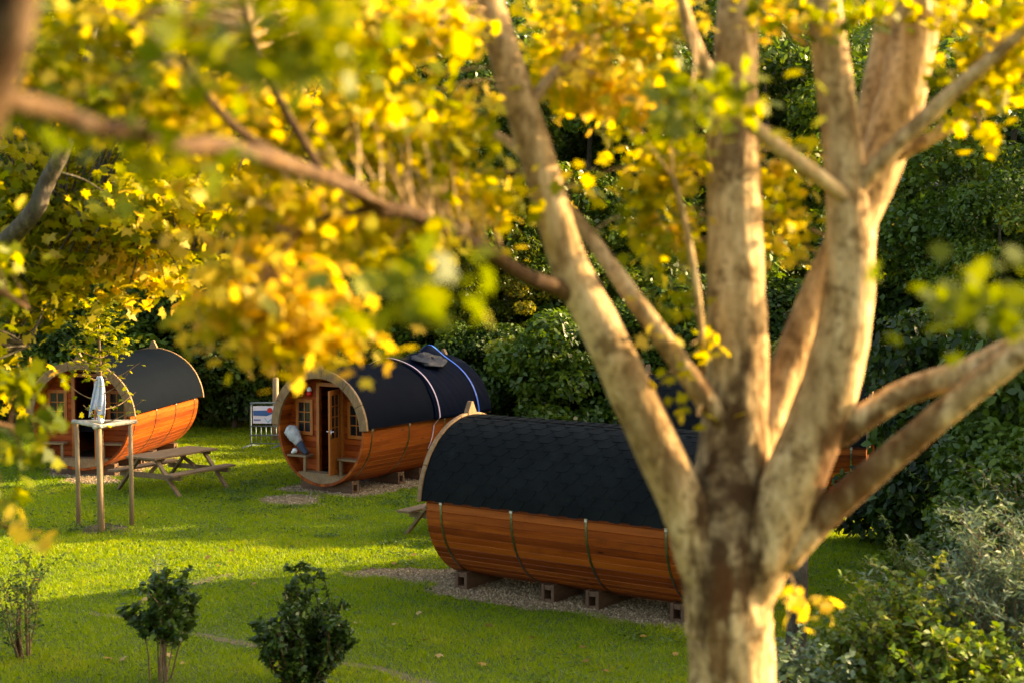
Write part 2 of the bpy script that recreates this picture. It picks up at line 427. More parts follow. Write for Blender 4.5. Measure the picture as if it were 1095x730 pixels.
SAP = Vector((-7.03, 26.95, 0))
xs = rng.uniform(-17, 12, 1500000); ys = 13.0 + 31 * rng.power(1.0, 1500000)
keep = rng.random(xs.size) < np.clip((20.0 / ys) ** 1.3, 0, 1)
keep &= (np.abs(xs) < 0.36 * ys + 1.5)
keep &= (gravel_dist(xs, ys) + wobble(xs, ys) * 0.8 > rng.uniform(-0.12, 0.05, xs.size))
for q in PATHS:
    keep &= rng.random(xs.size) > 0.72 * np.clip(1.3 - near_polyline(xs, ys, q) / (0.16 + 0.1 * np.sin(xs * 5)), 0, 1)
keep &= np.hypot(xs - SAP.x, ys - SAP.y - 0.15) > 0.38 + 0.2 * np.sin(xs * 9) * np.sin(ys * 7)
xs, ys = xs[keep], ys[keep]; n = len(xs)
patch = np.sin(xs * 0.9 + np.sin(ys * 0.7) * 2) * np.sin(ys * 1.1 + np.sin(xs * 0.6) * 2)
fine = np.sin(xs * 6 + np.sin(ys * 5)) * np.sin(ys * 5.3)
hgt = (0.035 + 0.02 * rng.random(n)) * (1 + 0.25 * patch + 0.25 * fine) * np.where(rng.random(n) < 0.02, 1.5, 1)
ang = rng.uniform(0, 2 * np.pi, n); wd = 0.0045 * (ys / 18) * (1 + rng.random(n))
lean = rng.normal(0, 0.55, (n, 2)) * hgt[:, None]
V = np.zeros((n, 3, 3))
V[:, 0] = np.stack([xs - np.cos(ang) * wd, ys - np.sin(ang) * wd, np.zeros(n)], 1)
V[:, 1] = np.stack([xs + np.cos(ang) * wd, ys + np.sin(ang) * wd, np.zeros(n)], 1)
V[:, 2] = np.stack([xs + lean[:, 0], ys + lean[:, 1], hgt], 1)
tone = np.clip(0.5 + 0.16 * patch + 0.1 * fine + rng.normal(0, 0.16, n), 0, 1)
M['grass'] = foliage('grass_blade', [(0.0, (0.080, 0.135, 0.003)), (0.45, (0.175, 0.265, 0.004)), (0.8, (0.250, 0.310, 0.007)), (1.0, (0.34, 0.28, 0.04))], 0.45, (1.6, 1.5, 0.5), 0.55, 0.25)
tag(link('grass', np_mesh('grass', V.reshape(-1, 3), 3, tone), M['grass']), kind='stuff')

# clover and plantain patches
n = 26000; cx_ = rng.uniform(-12, 7, 260); cy_ = rng.uniform(15, 36, 260); cr_ = rng.uniform(.1, .55, 260); ii = rng.integers(0, 260, n)
wx = cx_[ii] + rng.normal(0, 1, n) * cr_[ii]; wy = cy_[ii] + rng.normal(0, 1, n) * cr_[ii]
k = (gravel_dist(wx, wy) + wobble(wx, wy) * .8 > -.05) & (np.abs(wx) < .36 * wy + 1)
wx, wy = wx[k], wy[k]; n = len(wx)
M['f_clover'] = foliage('clover_leaf', [(0, (.03, .06, .004)), (.5, (.07, .125, .008)), (1, (.15, .20, .03))], .35, (1.4, 1.4, .5), .5, .3)
tag(link('clover', np_mesh('clover', leaf_verts(np.stack([wx, wy, rng.uniform(.03, .065, n)], 1), np.array([0, 0, 1]) + rng.normal(0, .4, (n, 3)), rng.uniform(.03, .075, n), OVAL), 6, np.clip(rng.normal(.5, .2, n), 0, 1)), M['f_clover']), kind='stuff')

# gravel: a sheet plus loose stones
M['gravel'] = simple('gravel_bed', (0.17, 0.112, 0.05), 0.95, 0, 0.5, 40, 0.8)
gx, gy = np.meshgrid(np.arange(-11, 8, 0.1), np.arange(18.5, 39.5, 0.1))
ins = gravel_dist(gx + .05, gy + .05) + wobble(gx + .05, gy + .05) * 0.8 < 0.02
gm = MB()
for j, i in zip(*np.nonzero(ins)):
    x, y = float(gx[j, i]), float(gy[j, i]); gm.poly([(x, y, .004), (x + .1, y, .004), (x + .1, y + .1, .004), (x, y + .1, .004)])
tag(link('gravel_bed', gm.mesh('gravel_bed'), M['gravel']), kind='structure')
px_ = rng.uniform(-11, 8, 420000); py_ = rng.uniform(18.5, 39.5, 420000)
k = gravel_dist(px_, py_) + wobble(px_, py_) * 0.8 < rng.normal(-0.02, 0.05, px_.size)
k &= rng.random(px_.size) < np.clip((23 / py_) ** 2, 0, 1)
px_, py_ = px_[k], py_[k]; n = len(px_)
oc = np.array([(1, 0, 0), (0, 1, 0), (-1, 0, 0), (0, -1, 0), (0, 0, .8)])
tri = [(0, 1, 4), (1, 2, 4), (2, 3, 4), (3, 0, 4)]
s_ = rng.uniform(0.010, 0.026, n) * (py_ / 22) ** .5; an = rng.uniform(0, 6.3, n)
jit = oc[None] * (s_[:, None, None] * rng.uniform(0.6, 1.3, (n, 5, 1)))
c_, s2 = np.cos(an)[:, None], np.sin(an)[:, None]
VV = np.stack([jit[..., 0] * c_ - jit[..., 1] * s2 + px_[:, None], jit[..., 0] * s2 + jit[..., 1] * c_ + py_[:, None], jit[..., 2] + 0.004], -1)
V = VV[:, np.array(tri)].reshape(-1, 3)
M['pebble'] = foliage('pebble', [(0.0, (0.075, 0.046, 0.02)), (0.5, (0.23, 0.155, 0.075)), (1.0, (0.46, 0.36, 0.22))], 0.0, rough=0.85)
tag(link('gravel', np_mesh('gravel', V, 3, np.repeat(np.clip(rng.normal(.5, .22, n), 0, 1), 4)), M['pebble']), kind='stuff')

# ------------------------------------------------------------------ barrel cabins
CACHE = {}
def cached(key, fn):
    if key not in CACHE: CACHE[key] = fn()
    return CACHE[key]

def circ(a, r, x, zc=BZ):          # a from the top, + towards local -y
    return Vector((x, -r * math.sin(a), zc + r * math.cos(a)))

def body_mesh():
    b = MB(); ns = 62; st = 2 * math.pi / ns
    for i in range(ns):
        a0, a1 = i * st, (i + 1) * st; dl = st * 0.045
        prof = [(a0, BR - .010), (a0 + dl * 1.3, BR), (a1 - dl * 1.3, BR), (a1, BR - .010), (a1, BR - .05), (a0, BR - .05)]
        v0 = i * 0.1115
        vv = [v0 + .001, v0 + .006, v0 + .105, v0 + .110, v0 + .11, v0 + .001]
        P = [circ(a, r, -BL / 2) for a, r in prof] + [circ(a, r, BL / 2) for a, r in prof]
        U = [(0.0, q) for q in vv] + [(BL, q) for q in vv]
        b.faces(P, [(k, (k + 1) % 6, 6 + (k + 1) % 6, 6 + k) for k in range(6)] + [tuple(range(6))[::-1], tuple(range(6, 12))], U)
    return b.mesh('body')

def arc_block(b, a0, a1, r0, r1, x0, x1, n=8):
    A = [a0 + (a1 - a0) * i / n for i in range(n + 1)]
    prof = [(a, r1) for a in A] + [(a, r0) for a in A[::-1]]
    b.prism([circ(a, r, x0) for a, r in prof], (x1 - x0, 0, 0))

def roof_mesh(kind):
    b = MB()
    xa, xb = -BL / 2 - .004, BL / 2 + .004
    n = 44
    A = [-BE + 2 * BE * i / n for i in range(n + 1)]
    r1 = BRr - (.022 if kind == 'shingle' else .008)
    nx = 24; vs_ = []
    for i in range(nx + 1):
        x = xa + (xb - xa) * i / nx
        for a in A:
            w_ = 0 if kind == 'shingle' else 0.004 * math.sin(x * 5 + a * 3) + 0.003 * math.sin(x * 11 - a * 7)
            vs_.append(circ(a, r1 + w_, x))
    b.faces(vs_, [(i * (n + 1) + j, i * (n + 1) + j + 1, (i + 1) * (n + 1) + j + 1, (i + 1) * (n + 1) + j) for i in range(nx) for j in range(n)])
    for x in (xa, xb):
        b.faces([circ(a, r1, x) for a in A] + [circ(a, BR + .004, x) for a in A], [(j, j + 1, n + 2 + j, n + 1 + j) for j in range(n)])
    for a in (-BE, BE):      # eave edge
        b.poly([circ(a, r1, xa), circ(a, r1, xb), circ(a, BR + .004, xb), circ(a, BR + .004, xa)])
    if kind == 'shingle':    # hexagonal tabs, course by course from the eaves to the ridge
        rows = 12; da = (BE + 0.01) / rows; tw = 0.315; rr = random.Random(3)
        for side in (-1, 1):
            for k in range(rows):
                ab = BE + 0.012 - k * da
                x = xa - (0 if k % 2 else tw / 2)
                while x < xb:
                    lft = r1 + 0.006 + rr.uniform(0, .004)
                    prof = [(x + .006, ab - da * 1.5, r1 + .001), (x + .004, ab - da * .80, r1 + .005), (x + tw * .27, ab, lft), (x + tw * .73, ab, lft),
                            (x + tw - .004, ab - da * .80, r1 + .005), (x + tw - .006, ab - da * 1.5, r1 + .001)]
                    prof = [(min(max(q, xa), xb), max(a, 0.0), r) for q, a, r in prof]
                    T = [circ(side * a, r + .001, q) for q, a, r in prof]; U = [circ(side * a, r - .007, q) for q, a, r in prof]
                    fs = [tuple(range(6))] + [(i, i + 1, 7 + i, 6 + i) for i in range(5)]
                    b.faces(T + U, fs); x += tw
        for i in range(20):  # ridge caps
            x = xa + (xb - xa) * i / 20
            A2 = [-.16 + .32 * j / 6 for j in range(7)]
            b.faces([circ(a, r1 + .006, x) for a in A2] + [circ(a, r1 + .016, x + (xb - xa) / 20 + .01 if i < 19 else xb) for a in A2], [(j, j + 1, 8 + j, 7 + j) for j in range(6)])
    return b.mesh('roof', smooth=(kind != 'shingle'))

def rim_mesh(sgn):
    b = MB(); nseg = 7; x0 = sgn * (BL / 2 + .006); x1 = sgn * (BL / 2 + .068)
    for i in range(nseg):
        a0 = -BE - .03 + (2 * BE + .06) * i / nseg; a1 = -BE - .03 + (2 * BE + .06) * (i + 1) / nseg
        arc_block(b, a0 + .003, a1 - .003, BR - .055, BRr + .010 + .004 * (i % 2), x0, x1, 5)
    return b.mesh('rim')

def finial_mesh(sgn):
    b = MB(); x0 = sgn * (BL / 2 - .004); zt = BZ + BR - .02
    prof = [(-.085, 0), (-.105, .10), (-.095, .17), (-.06, .24), (-.02, .315), (.02, .315), (.06, .24), (.095, .17), (.105, .10), (.085, 0)]
    b.prism([(x0, y, zt + z) for y, z in prof], (sgn * .084, 0, 0)); return b.mesh('finial')

def hoop_mesh(s):
    b = MB(); x = -BL / 2 + .26 + (BL - .52) * s / 3
    A = [BE + .0 + (2 * math.pi - 2 * BE) * i / 60 for i in range(61)]
    hw = .017
    vs_ = [circ(a, r, x + d) for a in A for (r, d) in ((BR + .001, -hw), (BR + .006, -hw), (BR + .006, hw), (BR + .001, hw))]
    b.faces(vs_, [(i * 4 + j, i * 4 + (j + 1) % 4, i * 4 + 4 + (j + 1) % 4, i * 4 + 4 + j) for i in range(60) for j in range(4)])
    return b.mesh('hoop')

def clasp_mesh(s, sg):
    b = MB(); x = -BL / 2 + .26 + (BL - .52) * s / 3
    if True:
        arc_block(b, sg * (BE + .004), sg * (BE + .05), BR + .0065, BR + .016, x - .022, x + .022, 3)
    return b.mesh('clasp')

def wall_mesh(x0, hole=None):
    b = MB(); r = BR - .047; z = -r; k = 0; hgt_ = .112
    while z < r - .01:
        za, zb = z + .002, min(z + hgt_ - .002, r - .004)
        ha, hb = math.sqrt(max(r * r - za * za, .0004)), math.sqrt(max(r * r - zb * zb, .0004))
        parts = [(-1, 1)]
        def xs_at(zq, lo, hi): return lo, hi
        segs = [(-ha, ha, -hb, hb)]
        if hole and zb > hole[2] and za < hole[3]:
            segs = [(-ha, hole[0], -hb, hole[0]), (hole[1], ha, hole[1], hb)]
        for (l0, h0, l1, h1) in segs:
            if h0 - l0 < .02: continue
            ch = .005
            pts = [(x0, -l0, BZ + za + ch), (x0 - ch, -l0, BZ + za + ch)]
            q = [(x0, -l0, BZ + za), (x0, -h0, BZ + za), (x0, -h1, BZ + zb), (x0, -l1, BZ + zb)]
            uv = [(l0, k * .112 + .004), (h0, k * .112 + .004), (h1, k * .112 + .108), (l1, k * .112 + .108)]
            # bevelled board: back block, proud face
            b.prism(q, (.034, 0, 0), uv)
            f = [(x0 - .006, -l0, BZ + za + ch), (x0 - .006, -h0, BZ + za + ch), (x0 - .006, -h1, BZ + zb - ch), (x0 - .006, -l1, BZ + zb - ch)]
            b.faces(f + q, [(0, 3, 2, 1), (0, 1, 5, 4), (2, 3, 7, 6), (1, 2, 6, 5), (3, 0, 4, 7)], uv + uv)
        z += hgt_; k += 1
    return b.mesh('wall')

XW = -BL / 2 + .31                      # face of the recessed front wall
D0, D1, DZ0, DZ1 = -.25, .29, -.87, .86  # door opening: lateral (seen from the front) and height from the centre
def frame_mesh(x, w0, w1, z0, z1, t, d, sill=True):
    b = MB(); zc = BZ
    b.box((x - d / 2 + .01, -(w0 + t / 2), zc + (z0 + z1) / 2), (d, t, z1 - z0)); b.box((x - d / 2 + .01, -(w1 - t / 2), zc + (z0 + z1) / 2), (d, t, z1 - z0))
    b.box((x - d / 2 + .01, -(w0 + w1) / 2, zc + z1 - t / 2), (d * .96, w1 - w0 - 2 * t, t))
    if sill: b.box((x - d / 2 + .01, -(w0 + w1) / 2, zc + z0 + t / 2), (d * .96, w1 - w0 - 2 * t, t))
    return b.mesh('frame')

def pane_mesh(x, w0, w1, z0, z1):
    b = MB(); b.box((x, -(w0 + w1) / 2, BZ + (z0 + z1) / 2), (.010, w1 - w0, z1 - z0)); return b.mesh('pane')

def muntin_mesh(x, w0, w1, z0, z1, nc, nr):
    b = MB(); t = .022
    for i in range(1, nc): b.box((x, -(w0 + (w1 - w0) * i / nc), BZ + (z0 + z1) / 2), (.018, t, z1 - z0))
    for j in range(1, nr): b.box((x, -(w0 + w1) / 2, BZ + z0 + (z1 - z0) * j / nr), (.014, w1 - w0, t * .9))
    return b.mesh('muntin')

def seg_floor_mesh():
    b = MB(); r = BR - .052; z0 = DZ0
    a0 = math.acos(-z0 / r); n = 18
    A = [math.pi - a0 + 2 * a0 * i / n for i in range(n + 1)]
    pts = [circ(a, r, -BL / 2 + .012) for a in A]
    b.prism(pts, (XW + BL / 2 - .014, 0, 0))
    hw = r * math.sin(a0)
    for i in range(3):
        b.box((-BL / 2 + .005 + .05 + i * .103, 0, BZ + z0 + .014), (.096, 2 * hw - .02, .024))
    return b.mesh('porch_floor')

def bench_mesh(sg):
    b = MB(); z = BZ - .52; r = BR - .055
    ho = math.sqrt(r * r - .53 ** 2)
    for i in range(2):
        b.box((XW - .075 - i * .135 - .01, -sg * (ho + .40) / 2, z - .02), (.128, ho - .40, .04))
    return b.mesh('bench')

def bench_leg_mesh(sg):
    b = MB(); z = BZ - .545; zb = BZ + DZ0 + .026 if True else 0
    wq = .46; zb = max(BZ - math.sqrt((BR - .05) ** 2 - (wq + .035) ** 2) + .004, BZ + DZ0 + .026)
    b.box((XW - .235, -sg * wq, (z + zb) / 2), (.05, .06, z - zb)); return b.mesh('leg')

def beam_mesh():
    b = MB()
    def prof(hw, zlo, zhi_only):
        n = 12; top = []
        for i in range(n + 1):
            y = -hw + 2 * hw * i / n
            zz = BZ - math.sqrt((BR + .001) ** 2 - y * y)
            top.append((y, min(zz, .25)))
        return top
    for (x0, x1, hw) in ((-.105, -.055, .66), (.055, .105, .66)):
        tp = prof(hw, 0, 0); pts = [(x0, y, z) for y, z in tp][::-1] + [(x0, -hw, 0.004), (x0, hw, 0.004)]
        b.prism(pts, (x1 - x0, 0, 0))
    tp = prof(.5, 0, 0); pts = [(-.054, y, z) for y, z in tp][::-1] + [(-.054, -.5, .005), (-.054, .5, .005)]
    b.prism(pts, (.108, 0, 0))
    for sg in (-1, 1):
        b.box((0, sg * .578, .205), (.108, .155, .07)); b.box((0, sg * .578, .025), (.108, .155, .04))
    return b.mesh('support_beam')

def door_meshes():
    # hinge axis at origin, leaf along +x
    w_, z0, z1 = .50, BZ + DZ0 + .035, BZ + DZ1 - .03
    hh = z1 - z0
    f = MB()
    f.box((.045, 0, (z0 + z1) / 2), (.09, .04, hh)); f.box((w_ - .045, 0, (z0 + z1) / 2), (.09, .04, hh))
    f.box((w_ / 2, 0, z1 - .05), (w_ - .18, .038, .10)); f.box((w_ / 2, 0, z0 + .06), (w_ - .18, .038, .12)); f.box((w_ / 2, 0, z0 + hh * .40), (w_ - .18, .038, .11))
    f.box((w_ / 2, 0, z0 + hh * .22), (w_ - .18, .02, hh * .33))
    gz0, gz1 = z0 + hh * .40 + .055, z1 - .1
    mu = MB()
    mu.box((w_ / 2, 0, (gz0 + gz1) / 2), (.022, .03, gz1 - gz0))
    for j in range(1, 4): mu.box((w_ / 2, 0, gz0 + (gz1 - gz0) * j / 4), (w_ - .18, .026, .022))
    gl = MB(); gl.box((w_ / 2, 0, (gz0 + gz1) / 2), (w_ - .18, .006, gz1 - gz0))
    hd = MB()
    for sg in (-1, 1):
        hd.box((w_ - .045, sg * .024, z0 + hh * .49), (.035, .008, .19))
        hd.tube([(w_ - .045, sg * .022, z0 + hh * .52), (w_ - .045, sg * .07, z0 + hh * .52), (w_ - .16, sg * .075, z0 + hh * .52)], .011, 8)
    return f.mesh('door'), mu.mesh('muntin'), gl.mesh('pane'), hd.mesh('handle', True)

def lamp_meshes():
    c = Vector((XW - .05, .50, BZ + .70))
    def lathe(prof, n=14):
        b = MB(); vs_ = [c + Vector((r * math.cos(2 * math.pi * j / n), r * math.sin(2 * math.pi * j / n), z)) for r, z in prof for j in range(n)]
        b.faces(vs_, [(i * n + j, i * n + (j + 1) % n, (i + 1) * n + (j + 1) % n, (i + 1) * n + j) for i in range(len(prof) - 1) for j in range(n)]); return b
    cap_ = lathe([(.001, .14), (.03, .135), (.05, .10), (.055, .05), (.052, .045), (.001, .045)]); cap_.box(c + Vector((.03, 0, .09)), (.06, .05, .05))
    return cap_.mesh('lamp', True), lathe([(.001, .044), (.05, .044), (.058, .0), (.045, -.045), (.001, -.06)]).mesh('bulb', True)

def make_cabin(i, label):
    x, y, th, roof = BAR[i]
    t = thing('barrel_cabin', label, 'barrel cabin', (x, y, 0), th, 'barrel cabins on the lawn')
    P = lambda name, key, fn, mat, par=t, bv=0.0: link(name, cached(key, fn), mat, par, bv)
    P('body', 'body', body_mesh, M['stave'])
    rm = {'shingle': M['shingle'], 'navy': M['felt_navy'], 'grey': M['felt_grey']}[roof]
    P('roof', 'roof' + roof, lambda: roof_mesh(roof if roof == 'shingle' else roof), rm)
    for sg in (-1, 1):
        r = P('rim', 'rim%d' % sg, lambda: rim_mesh(sg), M['rim'], bv=.006)
        P('finial', 'fin%d' % sg, lambda: finial_mesh(sg), M['rim'], r, .008)
    for s in range(4):
        h = P('hoop', 'hoop%d' % s, lambda: hoop_mesh(s), M['hoop'])
        for sg in (1, -1): P('clasp', 'clasp%d%d' % (s, sg), lambda: clasp_mesh(s, sg), M['clasp'], h)
    P('front_wall', 'fw', lambda: wall_mesh(XW, (D0, D1, DZ0, DZ1)), M['board'])
    P('rear_wall', 'rw', lambda: wall_mesh(BL / 2 - .12), M['board'])
    P('door_frame', 'df', lambda: frame_mesh(XW - .003, D0 - .075, D1 + .075, DZ0, DZ1 + .075, .075, .055, False), M['joinery'], bv=.004)
    for sg in (-1, 1):
        w0, w1 = (-.87, -.43) if sg < 0 else (.47, .91)
        wn = P('window', 'win%d' % sg, lambda: frame_mesh(XW - .004, w0, w1, -.14, .58, .07, .045), M['joinery'], bv=.004)
        P('pane', 'pane%d' % sg, lambda: pane_mesh(XW - .012, w0 + .065, w1 - .065, -.075, .515), M['glass'], wn)
        P('muntin', 'mun%d' % sg, lambda: muntin_mesh(XW - .022, w0 + .068, w1 - .068, -.072, .512, 2, 3), M['joinery'], wn)
        bn = P('bench', 'bench%d' % sg, lambda: bench_mesh(sg), M['deck'], bv=.005)
        P('leg', 'bleg%d' % sg, lambda: bench_leg_mesh(sg), M['deck'], bn, .004)
    wn = P('window', 'winr', lambda: (lambda b: (b.box((BL / 2 - .07, .26, BZ + .1), (.05, .07, .74)), b.box((BL / 2 - .07, -.26, BZ + .1), (.05, .07, .74)),
          b.box((BL / 2 - .07, 0, BZ + .435), (.048, .45, .07)), b.box((BL / 2 - .07, 0, BZ - .235), (.048, .45, .07)), b)[-1])(MB()).mesh('window'), M['joinery'], bv=.004)
    P('pane', 'paner', lambda: pane_mesh(BL / 2 - .076, -.224, .224, -.199, .399), M['glass'], wn)
    P('porch_floor', 'pf', seg_floor_mesh, M['deck'], bv=.003)
    P('inner_floor', 'if', lambda: (lambda b: (b.box((.18, 0, BZ + DZ0 - .03), (BL - .80, 1.15, .04)), b)[1])(MB()).mesh('inner_floor'), M['inside'])
    P('bunk', 'bk', lambda: (lambda b: (b.box((.7, .5, BZ - .42), (2.3, .75, .10)), b.box((.7, .17, BZ - .64), (2.3, .05, .34)), b)[2])(MB()).mesh('bunk'), M['navy_cloth'])
    f, mu, gl, hd = cached('door', door_meshes)
    d = link('door', f, M['joinery'], t, .004, (XW - .045, -D1 + .005, 0), R_(180 + 15))
    link('muntin', mu, M['joinery'], d); link('pane', gl, M['glass'], d); link('handle', hd, M['chrome'], d)
    lc, lb = cached('lamp', lamp_meshes)
    l = link('lamp', lc, M['white'], t); link('bulb', lb, M['red'], l)
    for sx in (-1.78, -.30, .42, 1.72):
        link('support_beam', cached('beam', beam_mesh), M['sleeper'], t, .006, (sx, 0, 0))
    return t

cab_near = make_cabin(0, 'nearest barrel cabin, black hexagon shingle roof, lying broadside on gravel in front of the others')
cab_mid = make_cabin(1, 'barrel cabin with strapped navy roof and glazed door standing open, in the middle')
cab_left = make_cabin(2, 'barrel cabin with plain slate grey roof behind the staked sapling, sun on its side')
cab_hid = make_cabin(3, 'barrel cabin half hidden behind the forked maple trunk, only roof end and lower staves showing')

# things lying on the middle cabin
mx_, my_, mth, _ = BAR[1]
def on_mid(o): o.location = (mx_, my_, 0); o.rotation_euler = (0, 0, mth); return o
b = MB(); nx, na = 40, 50; vs_ = []
rr = random.Random(5); e = BE + .01
for i in range(nx + 1):
    for j in range(na + 1):
        a = -e + 2 * e * j / na
        xf = .16 + .05 * math.sin(a * 3) + .02 * math.sin(a * 11)
        x = xf + (BL / 2 + .07 - xf) * i / nx
        fold = (.012 * abs(math.sin(x * 6 + a * 4 + math.sin(a * 9))) + .008 * abs(math.sin(x * 15 - a * 6))) * min(1, (x - xf) * 4)
        lump = .17 * math.exp(-abs((x - 1.55) / .42) ** 2 - abs((a + .02) / .26) ** 1.6) * (1 + .35 * math.sin(x * 9 + a * 7)) + .07 * math.exp(-((x - 1.1) / .5) ** 2 - ((a - .1) / .3) ** 2) + .05 * math.exp(-((x - .1) / .25) ** 2 - ((a + .1) / .25) ** 2)
        vs_.append(circ(a, BRr + .006 + fold + lump, x))
b.faces(vs_, [(i * (na + 1) + j, i * (na + 1) + j + 1, (i + 1) * (na + 1) + j + 1, (i + 1) * (na + 1) + j) for i in range(nx) for j in range(na)])
o = link('tarpaulin', b.mesh('tarpaulin', True), M['tarp'])
sm_ = o.modifiers.new('thick', 'SOLIDIFY'); sm_.thickness = .006; sm_.offset = 1
sm_.offset = 1
tag(on_mid(o), 'wrinkled navy tarpaulin tied over the rear of the strapped cabin roof', 'tarpaulin')

def strap(x, a0, a1, mat, name, label, wd_=.035):
    b = MB(); n = 60; vs_ = []
    for i in range(n + 1):
        a = a0 + (a1 - a0) * i / n
        lump = .17 * math.exp(-abs((x - 1.55) / .42) ** 2 - abs((a + .02) / .26) ** 1.6) * (1 + .35 * math.sin(x * 9 + a * 7)) + .07 * math.exp(-((x - 1.1) / .5) ** 2 - ((a - .1) / .3) ** 2) + .05 * math.exp(-((x - .1) / .25) ** 2 - ((a + .1) / .25) ** 2)
        k = min(1, max(0, (BE + .10 - abs(a)) / .12))
        r = (BR + .012) * (1 - k) + (BRr + .044 + lump) * k
        for d, q in ((-wd_ / 2, 0), (wd_ / 2, 0), (wd_ / 2, .004), (-wd_ / 2, .004)): vs_.append(circ(a, r + q, x + d + .05 * math.sin(a * 2)))
    b.faces(vs_, [(i * 4 + j, i * 4 + (j + 1) % 4, i * 4 + 4 + (j + 1) % 4, i * 4 + 4 + j) for i in range(n) for j in range(4)])
    return tag(on_mid(link(name, b.mesh(name), mat)), label, 'strap', 'straps over the cabin roof')
strap(.22, -1.9, 2.05, M['strap_pink'], 'strap', 'pale pink strap across the middle of the navy cabin roof')
strap(1.62, -1.6, 1.62, M['strap_blue'], 'strap', 'bright blue strap across the rear end of the navy cabin roof', .045)
b = MB(); n1, n2 = 14, 20; vs_ = []
for i in range(n1 + 1):
    for j in range(n2):
        u_, v_ = math.pi * i / n1, 2 * math.pi * j / n2
        r = 1 + .16 * math.sin(v_ * 3 + u_ * 4) + .1 * math.sin(v_ * 7)
        vs_.append(Vector((.46 * r * math.sin(u_) * math.cos(v_), .30 * r * math.sin(u_) * math.sin(v_), .055 * math.cos(u_) * r * (1 + .6 * math.sin(v_ * 5 + u_ * 6)))))
rotm = Matrix.Rotation(.38, 4, 'X')
cpos = circ(.36, BRr + .11, .95)
b.faces([rotm @ p + cpos for p in vs_], [(i * n2 + j, i * n2 + (j + 1) % n2, (i + 1) * n2 + (j + 1) % n2, (i + 1) * n2 + j) for i in range(n1) for j in range(n2)])
tag(on_mid(link('folded_cloth', b.mesh('folded_cloth', True), simple('black_cloth', (.012, .013, .016), .6, 0, .4, 8, .4))), 'black crumpled cloth bundle lying on the navy roof between two straps', 'cloth')
# bundle leaning on the left porch bench
def wl(wq, z, dx): return Vector((XW - dx, -wq, BZ + z))
root = thing('rolled_jacket', 'grey and navy bundle leaning on the left porch bench of the strapped cabin', 'bundle', (mx_, my_, 0), mth)
b = MB(); pts, rads = spline([wl(-.93, .02, .16), wl(-.86, -.05, .19), wl(-.76, -.16, .2), wl(-.64, -.30, .2)], [.05, .14, .13, .08], 5); b.tube(pts, rads, 12, True, .12, 3)
link('grey_part', b.mesh('grey_part', True), M['grey_cloth'], root)
b = MB(); pts, rads = spline([wl(-.66, -.27, .2), wl(-.55, -.40, .2), wl(-.43, -.485, .2)], [.075, .07, .04], 5); b.tube(pts, rads, 12, True, .12, 4)
link('navy_part', b.mesh('navy_part', True), M['navy_cloth'], root)
b = MB(); pts, rads = spline([wl(-.80, -.498, .23), wl(-.74, -.44, .22), wl(-.70, -.47, .2)], [.03, .05, .02], 4); b.tube(pts, rads, 10, True, .2, 5)
tag(on_mid(link('white_cloth', b.mesh('white_cloth', True), M['white'])), 'small crumpled white cloth on the porch bench below the bundle', 'cloth')

# ------------------------------------------------------------------ picnic tables
def make_table(label):
    t = thing('picnic_table', label, 'picnic table', group='picnic tables')
    tt = MB()
    for i in range(5): tt.box((0, -.31 + i * .155, .735), (1.85, .148, .04))
    link('tabletop', tt.mesh('tabletop'), M['table'], t, .005)
    for sg in (-1, 1):
        s_b = MB()
        for k in range(2): s_b.box((0, sg * (.66 + k * .135), .435), (1.85, .128, .04))
        link('seat', s_b.mesh('seat'), M['table'], t, .005)
    for ex in (-.70, .70):
        for sg in (-1, 1):
            l = MB(); l.bar((ex + .022 * sg, sg * .84, .0), (ex + .022 * sg, sg * .22, .714), .042, .095, (1, 0, 0)); link('leg', l.mesh('leg'), M['table'], t, .004)
        c = MB(); c.box((ex + .06, 0, .36), (.04, 1.58, .10)); link('cross_beam', c.mesh('cross_beam'), M['table'], t, .004)
        c = MB(); c.box((ex + .06, 0, .68), (.04, .66, .07)); link('top_batten', c.mesh('top_batten'), M['table'], t, .004)
    for sg in (-1, 1):
        c = MB(); c.bar((sg * .66, 0, .40), (sg * .18, 0, .71), .04, .07); link('brace', c.mesh('brace'), M['table'], t, .004)
    return t
tb = make_table('weathered picnic table with attached benches beside the slate roofed cabin and sapling')
tb.location = (-6.80, 31.55, 0); tb.rotation_euler = (0, 0, R_(60))
t2 = copy_tree(tb); t2['label'] = 'picnic table almost hidden behind the left end of the nearest cabin'
t2.location = (-.72, 26.7, 0); t2.rotation_euler = (0, 0, R_(58))

# ------------------------------------------------------------------ barrier with banner, post
bx0 = on_ground(268.5, 478); 
br = thing('crowd_barrier', 'grey steel crowd barrier with banner beside the hedge, behind the strapped cabin', 'barrier', bx0, R_(-4))
BWd, BHt = 2.1, 1.08
f = MB(); f.tube(spline([(0, 0, .02), (0, 0, .9), (.03, 0, 1.04), (.16, 0, BHt), (BWd - .16, 0, BHt), (BWd - .03, 0, 1.04), (BWd, 0, .9), (BWd, 0, .02)], [.02] * 8, 5)[0], .02, 8)
f.tube([(0, 0, .30), (BWd, 0, .30)], .017, 8); f.tube([(0, 0, .52), (BWd, 0, .52)], .012, 8)
link('frame', f.mesh('frame', True), M['steel'], br)
for i in range(1, 17):
    q = MB(); q.tube([(BWd * i / 17, 0, .10), (BWd * i / 17, 0, .52)], .009, 6); link('bar', q.mesh('bar', True), M['steel'], br)
q = MB(); q.tube([(0, 0, .10), (BWd, 0, .10)], .012, 6); link('bottom_rail', q.mesh('bottom_rail', True), M['steel'], br)
for x in (0, .72, BWd):
    q = MB(); q.bar((x - .16, -.30, .02), (x, 0, .07), .06, .02); q.bar((x, 0, .07), (x + .12, .26, .02), .06, .02); link('foot', q.mesh('foot'), M['steel'], br)
